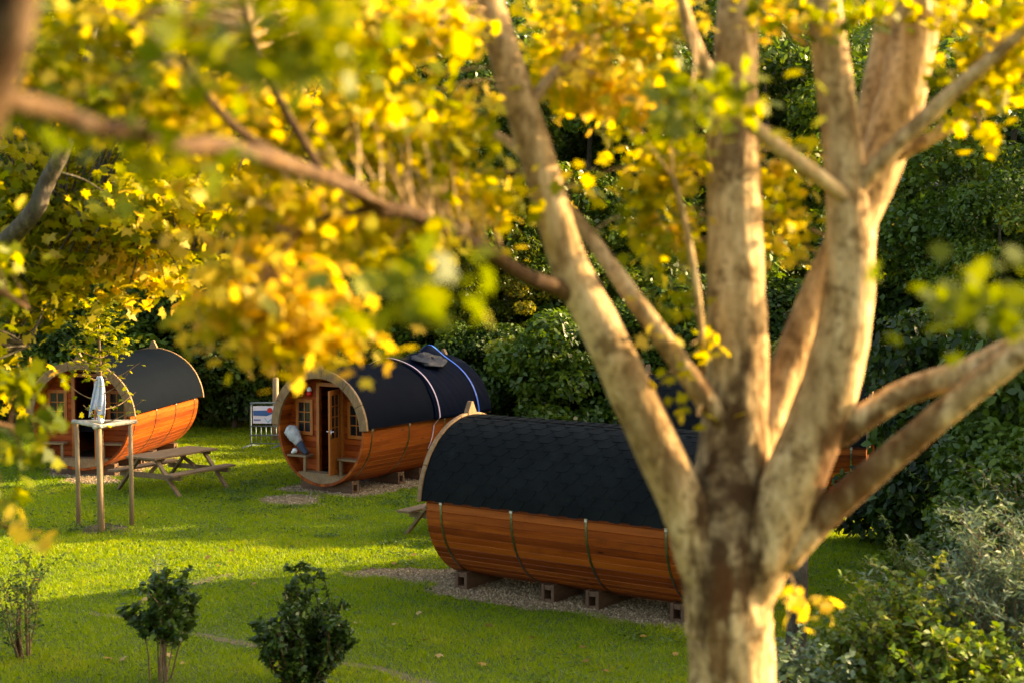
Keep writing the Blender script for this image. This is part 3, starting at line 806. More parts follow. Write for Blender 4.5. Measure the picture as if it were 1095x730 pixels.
bn = thing('banner', 'white advertising banner with blue band and red disc tied to the steel barrier', 'banner', bx0, R_(-4))
q = MB(); q.box((BWd / 2, -.032, .80), (BWd - .12, .006, .42)); link('sheet', q.mesh('sheet'), M['banner'], bn)
def flat(name, pts, mat, y=-.0375): 
    q = MB(); q.prism([(x, y, z) for x, z in pts], (0, -.002, 0)); link(name, q.mesh(name), mat, bn)
flat('blue_band', [(.07, .78), (.40, .77), (.62, .86), (.62, .91), (.07, .90)], M['banner_blue'])
flat('red_disc', [(.475 + .065 * math.cos(a), .91 + .065 * math.sin(a)) for a in [k * math.pi / 9 for k in range(18)]], M['red'], -.0405)
flat('pale_swoosh', [(.36, .73), (.42, .64), (.66, .83), (.66, .79), (.43, .60), (.33, .72)][::-1], M['banner_pale'])
flat('dark_lettering', [(.08, .66), (.25, .66), (.25, .69), (.08, .69)], M['banner_blue'])
flat('blue_band', [(.9, .66), (1.9, .66), (1.9, .78), (.9, .78)], M['banner_blue'])
q = MB(); pb = Vector((-5.90, 39.4, 0)); q.tube([(0, 0, -.2), (0, 0, .8), (.01, 0, 1.55), (.01, 0, 1.58)], [.085, .08, .075, .05], 12)
tag(link('wooden_post', q.mesh('wooden_post', True), M['stake'], loc=pb), 'short round wooden post between the steel barrier and the hedge', 'post')

# dark trunk standing behind the forked maple
pd = on_ground(851, 706)
q = MB(); q.tube(*spline([(0, 0, -.2), (0, 0, .3), (.02, 0, 1.3), (.0, 0, 2.2), (.0, .0, 2.26)], [.15, .125, .115, .11, .06], 5), 14, True, .05, 3)
tag(link('wooden_post', q.mesh('wooden_post', True), M['bark_bg'], loc=pd), 'dark bark covered post standing just behind the forked maple trunk', 'post')

# ------------------------------------------------------------------ trees: generators
def crown_mesh(name, rx, ry, rz, clumps, per, leaf, tmpl=QUAD, crad=(.7, 1.3), fill=.35, seed=0, droop=0.0, lumpy=.35):
    global rng
    keep_, rng = rng, np.random.default_rng(seed)
    d = unit(rng.normal(size=(clumps, 3))); rad = rng.uniform(fill, 1.0, clumps) ** .6
    lum = 1 + lumpy * np.sin(d[:, 0] * 3.1 + seed) * np.cos(d[:, 2] * 4.3 + seed * 2)
    C = d * np.array([rx, ry, rz]) * (rad * lum)[:, None]
    cr = rng.uniform(*crad, clumps)
    ct = rng.normal(0, .18, clumps)
    ii = np.repeat(np.arange(clumps), per); n = len(ii)
    ld = unit(rng.normal(size=(n, 3))); lr = cr[ii] * rng.uniform(.35, 1.0, n) ** .5
    Pq = C[ii] + ld * np.array([1, 1, .62]) * lr[:, None]
    Pq[:, 2] -= droop * (lr ** 2)
    Nq = ld * .55 + np.array([0, 0, .55]) + rng.normal(0, .55, (n, 3))
    S = leaf * rng.uniform(.65, 1.35, n)
    V = leaf_verts(Pq, Nq, S, tmpl)
    tn = np.clip(.45 + ct[ii] + rng.normal(0, .14, n), 0, 1)
    me = np_mesh(name, V, len(tmpl), tn)
    rng = keep_
    return me

def trunk_mesh(name, h, r0, limbs=7, seed=0, z_lo=.25, spread=2.5):
    rr = random.Random(seed); b = MB()
    top = (rr.uniform(-.5, .5), rr.uniform(-.5, .5), h)
    pts, rads = spline([(0, 0, -.3), (0, 0, .4), (rr.uniform(-.15, .15), rr.uniform(-.15, .15), h * .35), (top[0] * .6, top[1] * .6, h * .7), top], [r0 * 1.35, r0, r0 * .8, r0 * .5, r0 * .12], 5)
    b.tube(pts, rads, 10, True, .06, seed)
    for k in range(limbs):
        t = rr.uniform(z_lo, .9); i = int(t * (len(pts) - 1)); p = pts[i]; a = rr.uniform(0, 6.28); l = spread * rr.uniform(.6, 1.1) * (1.15 - t * .6)
        e_ = p + Vector((math.cos(a) * l, math.sin(a) * l, l * rr.uniform(.3, .9)))
        mid = (p + e_) / 2 + Vector((0, 0, -.1 * l))
        q, qr = spline([p, mid, e_], [rads[i] * .55, rads[i] * .35, .015], 5); b.tube(q, qr, 7, True, .05, k)
    return b.mesh(name, True)

G_DARK = [(0.0, (.010, .024, .004)), (.4, (.034, .068, .008)), (.7, (.070, .120, .012)), (.95, (.17, .18, .020))]
G_MID = [(0.0, (.030, .062, .006)), (.45, (.078, .140, .011)), (.8, (.145, .205, .018)), (1, (.25, .24, .02))]
G_YEL = [(0.0, (.05, .08, .006)), (.4, (.13, .16, .008)), (.75, (.24, .21, .018)), (1, (.36, .25, .03))]
G_PALE = [(0.0, (.045, .075, .035)), (.45, (.10, .15, .075)), (.8, (.17, .23, .13)), (1, (.28, .33, .20))]
M['f_dark'] = foliage('leaves_dark', G_DARK, .30, (1.4, 1.35, .5), .48, .28)
M['f_mid'] = foliage('leaves_mid', G_MID, .36, (1.4, 1.35, .5), .42, .4)
M['f_yel'] = foliage('leaves_yellow', G_YEL, .5, (1.45, 1.3, .45), .45, .3)
M['f_pale'] = foliage('leaves_pale', G_PALE, .32, (1.3, 1.3, .7), .5, .35)
M['f_ivy'] = foliage('leaves_ivy', G_DARK[:3] + [(1, (.12, .17, .02))], .28, (1.35, 1.35, .5), .5, .2)
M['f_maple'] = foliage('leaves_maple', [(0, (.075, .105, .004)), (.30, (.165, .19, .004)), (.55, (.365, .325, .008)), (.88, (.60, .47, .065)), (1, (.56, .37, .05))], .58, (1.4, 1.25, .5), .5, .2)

PROTO = {
    'broad': (trunk_mesh('trunk', 11, .26, 9, 1, .2, 3.0), crown_mesh('crown', 4.2, 4.2, 5.6, 150, 330, .20, QUAD, (.7, 1.3), .3, 1), (0, 0, 7.6), M['f_dark']),
    'loose': (trunk_mesh('trunk', 10, .20, 8, 2, .25, 2.6), crown_mesh('crown', 3.6, 3.6, 5.2, 120, 300, .18, OVAL, (.55, 1.1), .3, 2, .15), (0, 0, 7.0), M['f_mid']),
    'yellow_leaf': (trunk_mesh('trunk', 9, .18, 8, 3, .25, 2.4), crown_mesh('crown', 3.2, 3.2, 4.6, 110, 260, .17, OVAL, (.5, 1.0), .3, 3, .1), (0, 0, 6.2), M['f_yel']),
    'spire': (trunk_mesh('trunk', 12, .22, 6, 4, .1, 1.6), crown_mesh('crown', 2.5, 2.5, 7.0, 150, 300, .16, WILLOW * 1.4, (.5, 1.0), .3, 4, .35), (0, 0, 7.2), M['f_dark']),
    'hedge': (trunk_mesh('stem', 2.6, .06, 9, 5, .05, 1.2), crown_mesh('foliage', 2.1, 1.3, 1.9, 80, 420, .15, OVAL, (.4, .75), .35, 5), (0, 0, 1.75), M['f_ivy']),
    'bush': (trunk_mesh('stem', 1.8, .04, 8, 6, .05, .9), crown_mesh('foliage', 1.4, 1.2, 1.3, 60, 340, .13, OVAL, (.3, .65), .3, 6, .1), (0, 0, 1.2), M['f_mid']),
}
FIRST = {}
def tree(kind, x, y, s, rz, label, group, cat='tree', name=None, mat=None, sz=1.0):
    tm, cm, cz, fm = PROTO[kind]
    name = name or {'hedge': 'hedge_shrub', 'bush': 'shrub'}.get(kind, 'broadleaf_tree' if kind != 'spire' else 'conifer_tree')
    t = thing(name, label, cat, (x, y, 0), rz, group)
    t.scale = (s, s, s * sz)
    link('stem' if kind in ('hedge', 'bush') else 'trunk', tm, M['bark_bg'], t)
    c = link('foliage' if kind in ('hedge', 'bush') else 'crown', cm, None, t, loc=cz)
    if not cm.materials: cm.materials.append(fm)
    c.material_slots[0].link = 'OBJECT'; c.material_slots[0].material = mat or fm
    return t

GB = 'trees of the wood behind the cabins'
WOOD = [  # kind, px of trunk, Y, scale, label
    ('spire', 20, 46, 1.0, 'dark drooping conifer at the left edge behind the slate roofed cabin'),
    ('broad', 130, 48, .95, 'dark broadleaf tree right behind the slate roofed cabin'),
    ('spire', 215, 45, .85, 'dark conifer behind the hedge, above the slate roof'),
    ('broad', 300, 50, 1.05, 'large dark tree behind the steel barrier'),
    ('loose', 418, 44, .90, 'tree with bare grey trunk rising behind the strapped cabin'),
    ('yellow_leaf', 545, 43.5, .62, 'tree with sun glints put into its yellow leaves, behind the nearest cabin ridge'),  # yellow leaf colour stands in for warm sunlight on the wood
    ('loose', 610, 44.5, .60, 'small mid green tree right of the yellow one, behind the hedge'),
    ('yellow_leaf', 985, 40, .55, 'small yellowing tree right of the maple stems, above the right bushes'),
    ('loose', 360, 46, .80, 'mid green tree between the barrier and the grey trunked tree'),
    ('loose', 480, 52, 1.1, 'mid green tree above the strapped cabin, behind the yellow one'),
    ('loose', 625, 46, 1.0, 'mid green tree seen between the two left limbs of the maple'),
    ('broad', 700, 52, 1.1, 'dark tree behind the hidden cabin, left of the upright maple stem'),
    ('loose', 830, 48.5, 1.1, 'dark tree seen through the fork of the maple'),
    ('loose', 965, 55, 1.2, 'tree with glinting leaves right of the maple stems'),
    ('broad', 1060, 55, 1.2, 'dark tree at the right edge behind the bushes'),
]
for i, (kd, px, Y, s, lab) in enumerate(WOOD):
    p = at(px, 300, Y); tree(kd, p.x, Y, s, i * 1.3, lab, GB)
for i in range(17):       # back rows, only glimpsed between the others
    x = -30 + i * 3.8; tree(('broad', 'loose', 'broad')[i % 3], x, 58 + (i * 7 % 5) * 2.2, 1.35 + .1 * (i % 3), i * 2.1, 'dark green tree in the back rows of the wood', 'back row trees of the wood')
HEDGE = [(-60, 43, 1.0, 'hedge shrub at the far left edge of the lawn'), (15, 42.5, 1.05, 'hedge shrub left of the slate roofed cabin'), (95, 43.5, 1.2, 'hedge shrub behind the slate roofed cabin'), (195, 42.5, 1.35, 'tall leafy hedge shrub just right of the slate roof'),
         (250, 42, 1.15, 'leafy hedge shrub left of the steel barrier'), (310, 42.8, 1.3, 'leafy hedge shrub behind the barrier and banner'), (385, 44, 1.3, 'hedge shrub behind the strapped cabin door'), (455, 44, 1.15, 'hedge shrub behind the strapped cabin tarpaulin'),
         (530, 41, .85, 'hedge shrub beside the rear rim of the strapped cabin'), (600, 39, 1.1, 'hedge shrub above the nearest cabin ridge'), (665, 40.5, .85, 'hedge shrub left of the hidden cabin'), (740, 41, 1.2, 'hedge shrub behind the hidden cabin roof'),
         (830, 41, 1.2, 'hedge shrub behind the hidden cabin, right of the upright maple stem'), (905, 38, 1.15, 'hedge shrub behind the right end of the hidden cabin'), (980, 36, 1.25, 'hedge shrub between the hidden cabin and right bushes')]
for i, (px, Y, s, lab) in enumerate(HEDGE):
    p = at(px, 300, Y); kd = 'bush' if i in (9, 13) else 'hedge'; tree(kd, p.x, Y, s * (1.15 if kd == 'bush' else 1), (i % 3 - 1) * .35 + math.pi * (i % 2), lab, 'hedge along the back of the lawn', 'shrub', mat=M['f_mid'] if i in (2, 6, 9, 10, 13) else M['f_ivy'])

# right border
RB = [('broad', 10.6, 34.5, .78, M['f_mid'], 'dark leafy tree hanging low over the right border', 'tree', 1), ('loose', 9.7, 31.4, .50, M['f_mid'], 'smaller tree with glinting leaves above the right bushes', 'tree', 1.15),
      ('bush', 7.3, 25.5, 1.25, M['f_dark'], 'dark bush right of the hidden cabin, under the low limb', 'shrub', 1.2), ('bush', 8.0, 22.5, 1.35, M['f_mid'], 'large green bush at the right edge behind the pale shrub', 'shrub', 1.2), ('bush', 6.9, 21.6, .95, M['f_mid'], 'bright green bush beside the lawn at right', 'shrub', 1)]
for kd, x, y, s, mt, lab, cat, szz in RB: tree(kd, x, y, s, x, lab, 'plants of the right border', cat, mat=mt, sz=szz)

# unseen trees added right of the frame to shade the lawn, gaps for sun streaks
SH = [(17.5, 38.2, .80), (17.5, 35.6, .85), (19, 25.4, .95), (17, 22.5, .85), (18.5, 20.0, .62), (23, 38.0, .9), (24, 25.5, 1.0), (14.5, 23.6, .7), (14.6, 36.0, .7)]
for i, (x, y, s) in enumerate(SH):
    tree('broad', x, y, s, i * 1.9, 'unseen dark tree added to shade the lawn from beyond its right side', 'shade trees added beyond the right side of the lawn')

# mid-distance maple on the left, leaning over the lawn
def leaf_cloud(cl, leaf, tmpl, seed, sub=9, subr=.22, per=None, up=.7):
    """cl: list of (centre, (rx,ry,rz), count, tone) -> verts, tone, sub-clump centres"""
    r2 = np.random.default_rng(seed); VV_, TT_, CC_ = [], [], []
    for c, rad, cnt, tn in cl:
        k = max(2, int(cnt / 22)); d = unit(r2.normal(size=(k, 3))) * (r2.random((k, 1)) ** .45)
        cc = np.array(c) + d * np.array(rad)
        CC_ += [Vector(q) for q in cc]
        ii = r2.integers(0, k, cnt)
        Pq = cc[ii] + r2.normal(0, 1, (cnt, 3)) * np.array([subr, subr, subr * .5])
        Nq = np.array([0, 0, up]) + r2.normal(0, .6, (cnt, 3))
        al = r2.normal(0, 1, (cnt, 3)) + np.array([0, 0, -.5])
        VV_.append(leaf_verts(Pq, Nq, leaf * r2.uniform(.7, 1.25, cnt), tmpl, al))
        TT_.append(np.clip(tn + r2.normal(0, .19, k)[ii] + r2.normal(0, .10, cnt), 0, 1))
    return np.concatenate(VV_), np.concatenate(TT_), CC_

def limb(root, pts, name='limb', mat=None, n=14, seed=0, wob=.04, slim=1.0):
    """pts: (px, py, Y, width px)"""
    P = [at(a, b_, c) for a, b_, c, _ in pts]; Rd = [wq / 2 * c / F * slim for _, _, c, wq in pts]
    q, qr = spline(P, Rd, 7); b = MB(); b.tube(q, qr, n, True, wob, seed)
    o = link(name, b.mesh(name, True), mat, root); return o, q

def twigs(root, centres, skeleton, mat, maxd=2.2, r0=.008, seed=1):
    rr = random.Random(seed); b = MB()
    for c in centres:
        best = min(skeleton, key=lambda p: (p - c).length)
        if (best - c).length > maxd: continue
        mid = (best + c) / 2 + Vector((rr.uniform(-.1, .1), rr.uniform(-.1, .1), rr.uniform(.0, .15))) * (best - c).length
        q, qr = spline([best, mid, c], [r0, r0 * .7, r0 * .35], 4); b.tube(q, qr, 5, False)
    return tag(link('fine_branch', b.mesh('fine_branch', True), mat, root), kind='stuff')

lm = thing('maple_tree', 'yellow green maple reaching in from the left edge behind the blurred leaves', 'tree')
sk = []
tr = MB(); q, qr = spline([(-7.4, 16.2, -.2), (-7.3, 16.2, .6), (-7.1, 16.1, 3), (-6.9, 16, 5.2)], [.30, .24, .21, .18], 6); tr.tube(q, qr, 14, True, .05, 2)
link('trunk', tr.mesh('trunk', True), M['bark_bg'], lm); sk += q[8:]
for k, pts in enumerate(([(-170, 350, 16, 18), (-60, 310, 14.8, 22), (25, 240, 13.4, 20), (50, 195, 13.3, 18), (72, 148, 13.2, 16), (95, 60, 13.4, 10), (110, -40, 13.5, 5)],
                         [(-150, 280, 16, 16), (-40, 220, 16.2, 12), (80, 190, 16.5, 8), (180, 220, 16.8, 4)],
                         [(25, 240, 15, 12), (90, 230, 14.5, 8), (170, 260, 14, 5), (230, 270, 13.8, 3)],
                         [(-130, 380, 16, 14), (-60, 360, 15, 9), (30, 370, 14, 5)])):
    o, q = limb(lm, pts, 'limb', M['bark_bg'], 10, k); sk += q
cl = []
for (x, y, rx, ry, Y, cnt, tn) in [(40, 210, 90, 55, 15, 700, .42), (130, 250, 90, 40, 15, 700, .45), (30, 300, 60, 50, 14.5, 500, .38), (190, 220, 80, 45, 14, 600, .48), (60, 120, 110, 60, 15.5, 700, .5), (190, 130, 110, 60, 15, 700, .5),
                                   (-40, 380, 60, 80, 14, 500, .4), (250, 170, 80, 60, 15, 500, .5), (130, 30, 140, 50, 15, 700, .52), (290, 60, 100, 70, 15.5, 600, .55), (140, 300, 60, 22, 14.5, 160, .75)]:
    c = at(x, y, Y); cl.append((c, (rx * Y / F, .9, ry * Y / F), cnt, tn))
V, T, CC = leaf_cloud([(a, b_, int(c * 1.7), d) for a, b_, c, d in cl], .125, MAPLE, 5, subr=.20)
link('crown', np_mesh('crown', V, len(MAPLE), T), M['f_maple'], lm)
twigs(lm, CC, sk, M['bark_bg'], 3.0, .012)

# ------------------------------------------------------------------ the forked maple in front
FK = at(778, 545, 6.0)
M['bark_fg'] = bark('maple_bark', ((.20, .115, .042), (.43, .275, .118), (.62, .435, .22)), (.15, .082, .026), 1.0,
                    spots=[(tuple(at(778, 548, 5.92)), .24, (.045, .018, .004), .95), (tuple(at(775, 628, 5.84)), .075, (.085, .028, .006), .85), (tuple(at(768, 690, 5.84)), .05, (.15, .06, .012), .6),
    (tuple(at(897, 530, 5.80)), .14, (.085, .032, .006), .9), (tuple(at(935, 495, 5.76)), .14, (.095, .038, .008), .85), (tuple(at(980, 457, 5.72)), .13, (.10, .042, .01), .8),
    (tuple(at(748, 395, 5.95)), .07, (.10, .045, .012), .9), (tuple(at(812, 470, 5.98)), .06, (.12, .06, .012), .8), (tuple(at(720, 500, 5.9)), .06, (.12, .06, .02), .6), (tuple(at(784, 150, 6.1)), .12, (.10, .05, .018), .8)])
fm = thing('maple_tree', 'pale barked forked maple filling the right foreground, yellow leaves around its limbs', 'tree')
M['bark_shaded'] = bark('maple_bark_shaded', ((.08, .04, .012), (.19, .10, .032), (.31, .19, .07)), (.07, .035, .012))  # maple bark with leaf shade put into its colour, not assigned
bk = M['bark_fg']; SK = []
def gp(px, py, Y): return at(px, py, Y)
b = MB()
base = at(784, 760, 6.0)
q, qr = spline([(base.x + .02, 6.0, -.2), (base.x + .02, 6.0, .35), (base.x, 6.0, 1.6), at(782, 735, 6.0), at(779, 660, 6.0), at(777, 600, 6.0), at(780, 545, 6.02), at(786, 470, 6.08), at(788, 350, 6.12), at(785, 200, 6.15), at(784, 120, 6.16), at(788, 40, 6.2), at(792, -40, 6.2), at(800, -160, 6.25)],
               [w_ / 2 * 6 / F for w_ in (150, 110, 102, 95, 94, 97, 88, 77, 67, 58, 53, 47, 43, 28)], 7)
b.tube(q, qr, 18, True, .035, 1); link('trunk', b.mesh('trunk', True), bk, fm); SK += q
LIMBS = [
    [(780, 700, 6.0, 50), (764, 640, 5.97, 56), (748, 595, 5.96, 60), (733, 545, 5.95, 60), (692, 455, 5.92, 57), (645, 355, 5.9, 51), (608, 280, 5.9, 46), (575, 170, 5.9, 43), (548, 85, 5.9, 40), (522, 0, 5.9, 36), (500, -90, 5.9, 26)],
    [(785, 715, 6.0, 50), (799, 645, 5.97, 62), (820, 585, 5.93, 74), (850, 510, 5.9, 76), (888, 410, 5.9, 71), (908, 305, 5.9, 62), (905, 205, 5.9, 50), (895, 110, 5.9, 46), (880, 0, 5.9, 42), (870, -90, 5.9, 30)],
    [(806, 500, 6.05, 34), (824, 440, 6.1, 40), (855, 360, 6.2, 42), (890, 285, 6.28, 46), (932, 200, 6.33, 52), (962, 110, 6.36, 58), (985, 0, 6.4, 56), (1000, -90, 6.4, 40)],
    [(915, 300, 6.15, 40), (925, 200, 6.5, 40), (935, 110, 6.55, 38), (948, 40, 6.6, 34), (955, -60, 6.6, 26)],
    [(788, 470, 6.02, 20), (757, 430, 5.98, 30), (735, 398, 5.96, 28), (682, 325, 5.94, 23), (634, 258, 6.05, 18), (600, 215, 6.1, 14), (540, 150, 6.2, 11), (470, 130, 6.2, 7)],
    [(838, 600, 5.9, 36), (876, 556, 5.88, 38), (910, 525, 5.84, 37), (945, 495, 5.8, 35), (990, 457, 5.74, 35), (1035, 420, 5.68, 34), (1075, 389, 5.64, 34), (1130, 345, 5.6, 30), (1220, 290, 5.5, 22), (1330, 235, 5.4, 14), (1440, 150, 5.3, 5)],
    [(893, 470, 5.9, 30), (925, 445, 5.87, 33), (968, 419, 5.84, 32), (1030, 398, 5.75, 32), (1090, 370, 5.72, 26), (1190, 350, 5.7, 16), (1290, 345, 5.7, 9), (1370, 320, 5.7, 4)],
    [(908, 215, 5.86, 20), (880, 192, 5.8, 19), (830, 155, 5.7, 19), (778, 108, 5.6, 20), (742, 45, 5.5, 17), (722, -30, 5.4, 12)],
    [(905, 225, 5.9, 18), (935, 180, 5.85, 22), (985, 130, 5.8, 22), (1040, 80, 5.7, 18), (1110, 20, 5.6, 12), (1190, -60, 5.5, 6)],
    [(955, 170, 6.3, 16), (1000, 145, 6.25, 17), (1050, 112, 6.2, 13), (1120, 65, 6.1, 8), (1190, 20, 6.1, 4)],
    [(648, 352, 5.93, 36), (624, 323, 5.9, 34), (598, 309, 5.85, 27), (560, 294, 5.7, 23), (520, 268, 5.5, 22), (480, 252, 5.3, 26), (440, 228, 5.1, 23), (405, 222, 5.0, 25), (365, 192, 4.85, 20), (325, 182, 4.7, 20), (250, 135, 4.5, 14), (190, 60, 4.4, 8)],
    [(408, 221, 5.0, 12), (330, 240, 4.9, 8), (290, 290, 4.8, 5)],
    [(345, 185, 4.75, 14), (300, 110, 4.7, 14), (270, 40, 4.7, 11), (250, -40, 4.6, 7)],
    [(560, 120, 5.9, 16), (610, 60, 6.1, 12), (660, 20, 6.2, 7)],
    [(752, 400, 5.98, 8), (748, 330, 5.9, 8), (735, 250, 5.85, 8), (720, 190, 5.8, 6)],
]
for k, pts in enumerate(LIMBS):
    o, q = limb(fm, pts, 'limb', M['bark_red_shaded'] if k in (10, 11, 12) else bk, 16 if pts[1][3] > 30 else 10, k + 10, .03, .70 if k in (10, 11, 12) else .88); SK += q  # left bough and its shoots take darker bark as painted leaf shade
CL = [(330, 20, 150, 45, 5.4, 420, .62), (120, 40, 130, 60, 5.0, 400, .54), (425, 70, 90, 60, 5.6, 360, .56), (60, 90, 60, 60, 5.2, 150, .6),
      (200, 110, 120, 50, 5.0, 300, .46), (330, 150, 100, 50, 5.2, 300, .6), (440, 160, 85, 48, 5.5, 300, .54), (475, 215, 68, 36, 5.7, 280, .64), (400, 250, 80, 32, 5.3, 200, .6),
      (290, 230, 90, 45, 5.0, 260, .52), (270, 290, 60, 40, 4.9, 190, .68), (310, 335, 62, 32, 4.8, 210, .86), (300, 368, 40, 16, 4.8, 80, .88), (362, 365, 22, 9, 4.8, 34, .9), (240, 330, 30, 25, 4.9, 60, .8),
      (615, 60, 50, 50, 6.4, 220, .64), (660, 100, 50, 42, 6.0, 190, .66), (640, 20, 70, 30, 6.0, 200, .62), (612, 105, 24, 25, 6.4, 70, .72), (690, 40, 40, 35, 6.1, 90, .6),
      (700, 185, 42, 42, 6.3, 160, .6), (716, 250, 30, 42, 6.3, 110, .6), (690, 225, 36, 30, 6.3, 70, .6), (612, 197, 9, 8, 5.9, 6, .7),
      (843, 200, 20, 24, 6.3, 50, .6), (838, 248, 20, 24, 6.3, 50, .62), (832, 165, 14, 14, 6.3, 22, .6), (850, 235, 14, 18, 6.3, 25, .6), (834, 280, 7, 9, 6.3, 8, .7),
      (1040, 50, 60, 50, 6.0, 190, .55), (1065, 120, 40, 28, 6.0, 70, .6), (1080, 10, 50, 30, 5.8, 90, .5), (985, 15, 30, 25, 6.3, 40, .55),
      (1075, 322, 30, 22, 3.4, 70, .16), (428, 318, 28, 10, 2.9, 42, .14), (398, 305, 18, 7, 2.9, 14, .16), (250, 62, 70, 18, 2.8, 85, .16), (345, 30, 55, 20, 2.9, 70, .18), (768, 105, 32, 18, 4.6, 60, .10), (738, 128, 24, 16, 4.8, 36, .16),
      (860, 648, 15, 9, 5.88, 16, .72), (738, 370, 10, 24, 5.9, 12, .5), (716, 402, 10, 6, 5.9, 6, .6), (744, 440, 8, 8, 5.9, 6, .55), (726, 310, 14, 24, 6.1, 24, .5),
      (845, 15, 30, 25, 5.9, 60, .55), (1230, 250, 80, 70, 5.5, 260, .5), (1350, 220, 90, 80, 5.4, 300, .5), (1300, 330, 70, 50, 5.6, 180, .5), (1180, 40, 60, 60, 5.7, 200, .55), (1430, 140, 60, 60, 5.3, 140, .5), (900, 10, 40, 20, 5.7, 40, .55)]
cl = []
for (x, y, rx, ry, Y, cnt, tn) in CL:
    cl.append((at(x, y, Y), (rx * Y / F, min(.40, max(.05, rx * Y / F)), ry * Y / F), int(cnt * (1.55 if y < 400 and x < 560 and Y > 4 else 1.5 if Y > 4 else 1.0)), tn))
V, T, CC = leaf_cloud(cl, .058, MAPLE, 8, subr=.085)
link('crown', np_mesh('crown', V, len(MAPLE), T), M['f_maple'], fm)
twigs(fm, CC, SK, bk, .85, .0045)

# close maple at the left edge: heavily blurred limb, red-brown branch, hanging leaves
lt = thing('maple_tree', 'close blurred maple at the left edge with reddish branch and hanging green leaves', 'tree')
b = MB(); q, qr = spline([(-1.75, 2.6, -.2), (-1.75, 2.6, .5), (-1.6, 2.55, 2.6), at(-330, 480, 2.5), at(-110, 250, 2.3), at(-14, 80, 2.2), at(22, -40, 2.15), at(60, -160, 2.1)], [.22, .17, .14, .12, .06, .042, .034, .02], 7)
b.tube(q, qr, 14, True, .04, 4); link('trunk', b.mesh('trunk', True), M['bark_red_shaded'], lt); SK2 = list(q)
for k, pts in enumerate(([(-40, 92, 2.25, 22), (30, 112, 2.4, 24), (60, 118, 2.5, 20), (105, 136, 2.7, 21), (150, 140, 2.9, 20), (195, 157, 3.1, 19), (240, 157, 3.4, 19), (320, 180, 4.1, 17), (370, 200, 4.7, 12), (430, 228, 5.1, 6)],
                         [(-330, 470, 2.6, 30), (-200, 430, 4, 20), (-60, 440, 5.6, 8), (10, 455, 6.2, 4), (40, 458, 6.4, 2)],
                         [(-200, 430, 4, 12), (-80, 520, 4.8, 7), (0, 560, 5.2, 4), (45, 578, 5.3, 2)],
                         [(-110, 250, 2.35, 20), (-80, 280, 4, 12), (-20, 300, 5.6, 8), (30, 330, 6.2, 4)])):
    o, q = limb(lt, pts, 'limb', M['bark_red_shaded'], 12, k + 30); SK2 += q
cl = []
for (x, y, rx, ry, Y, cnt, tn) in [(5, 330, 34, 60, 6.4, 75, .2), (10, 410, 26, 40, 6.2, 45, .2), (40, 452, 32, 12, 6.4, 20, .2), (12, 480, 22, 22, 6.2, 28, .24), (0, 540, 18, 40, 6.0, 22, .25), (22, 572, 26, 8, 5.2, 11, .80), 
                                   (-60, 300, 50, 120, 6, 120, .4), (150, 178, 60, 9, 3.0, 26, .3)]:
    cl.append((at(x, y, Y), (rx * Y / F, min(.5, max(.05, rx * Y / F)), ry * Y / F), cnt, tn))
V, T, CC = leaf_cloud(cl, .075, MAPLE, 18, subr=.06)
link('crown', np_mesh('crown', V, len(MAPLE), T), M['f_maple'], lt)
twigs(lt, CC, SK2, M['bark_red_shaded'], 1.6, .005)

# ------------------------------------------------------------------ shoots: shrubs and the sapling
def shoot_plant(name, label, cat, loc, h, rad, nsh, leaf, tmpl, mat, seed, per=40, stem_r=.008, bare=.3, sub=3, group=None, stiff=.5, tone=.5, smat=None, subl=.35, dome=.45, var=(.75, 1.05)):
    rr = random.Random(seed); r2 = np.random.default_rng(seed)
    t = thing(name, label, cat, loc, 0, group)
    st = MB(); Pq, Dq = [], []
    def add(q, t0, cnt):
        m_ = len(q) - 1
        for k in range(cnt):
            f_ = t0 + (1 - t0) * rr.random(); i = min(int(f_ * m_), m_ - 1); p = q[i].lerp(q[i + 1], f_ * m_ - i)
            d_ = (q[i + 1] - q[i]).normalized(); Pq.append(p); Dq.append(d_)
    for s in range(nsh):
        a = rr.uniform(0, 6.283); rq = rad * math.sqrt(rr.random()); hh = h * (1 - dome * (rq / rad) ** 2) * rr.uniform(*var)
        b0 = Vector((math.cos(a), math.sin(a), 0)) * rq * .28; e_ = Vector((math.cos(a) * rq, math.sin(a) * rq, hh))
        mid = Vector((e_.x * stiff, e_.y * stiff, hh * .6)) + Vector((rr.uniform(-.06, .06), rr.uniform(-.06, .06), 0)) * h
        q, qr = spline([b0, mid, e_], [stem_r, stem_r * .7, stem_r * .25], 6); st.tube(q, qr, 6, False); add(q, bare, per)
        for k in range(sub):
            i = rr.randrange(int(len(q) * max(bare - .1, .15)), len(q) - 1); aa = rr.uniform(0, 6.283); l = h * subl * rr.uniform(.5, 1.1)
            e2 = q[i] + Vector((math.cos(aa) * .7, math.sin(aa) * .7, rr.uniform(.1, .9))) * l
            q2, qr2 = spline([q[i], (q[i] + e2) / 2 + Vector((0, 0, .12 * l)), e2], [stem_r * .5, stem_r * .35, stem_r * .15], 4); st.tube(q2, qr2, 5, False); add(q2, .15, int(per * .6))
    link('stem', st.mesh('stem', True), smat or M['bark_twig'], t)
    Pq = np.array(Pq); Dq = np.array(Dq); n = len(Pq)
    al = unit(Dq * .6 + r2.normal(0, .75, (n, 3))); Nq = np.array([0, 0, .8]) + r2.normal(0, .5, (n, 3))
    S = leaf * r2.uniform(.55, 1.2, n)
    Pq = Pq + al * S[:, None] * .55
    V = leaf_verts(Pq, Nq, S, tmpl, al)
    link('foliage', np_mesh('foliage', V, len(tmpl), np.clip(tone + r2.normal(0, .2, n), 0, 1)), mat, t)
    return t

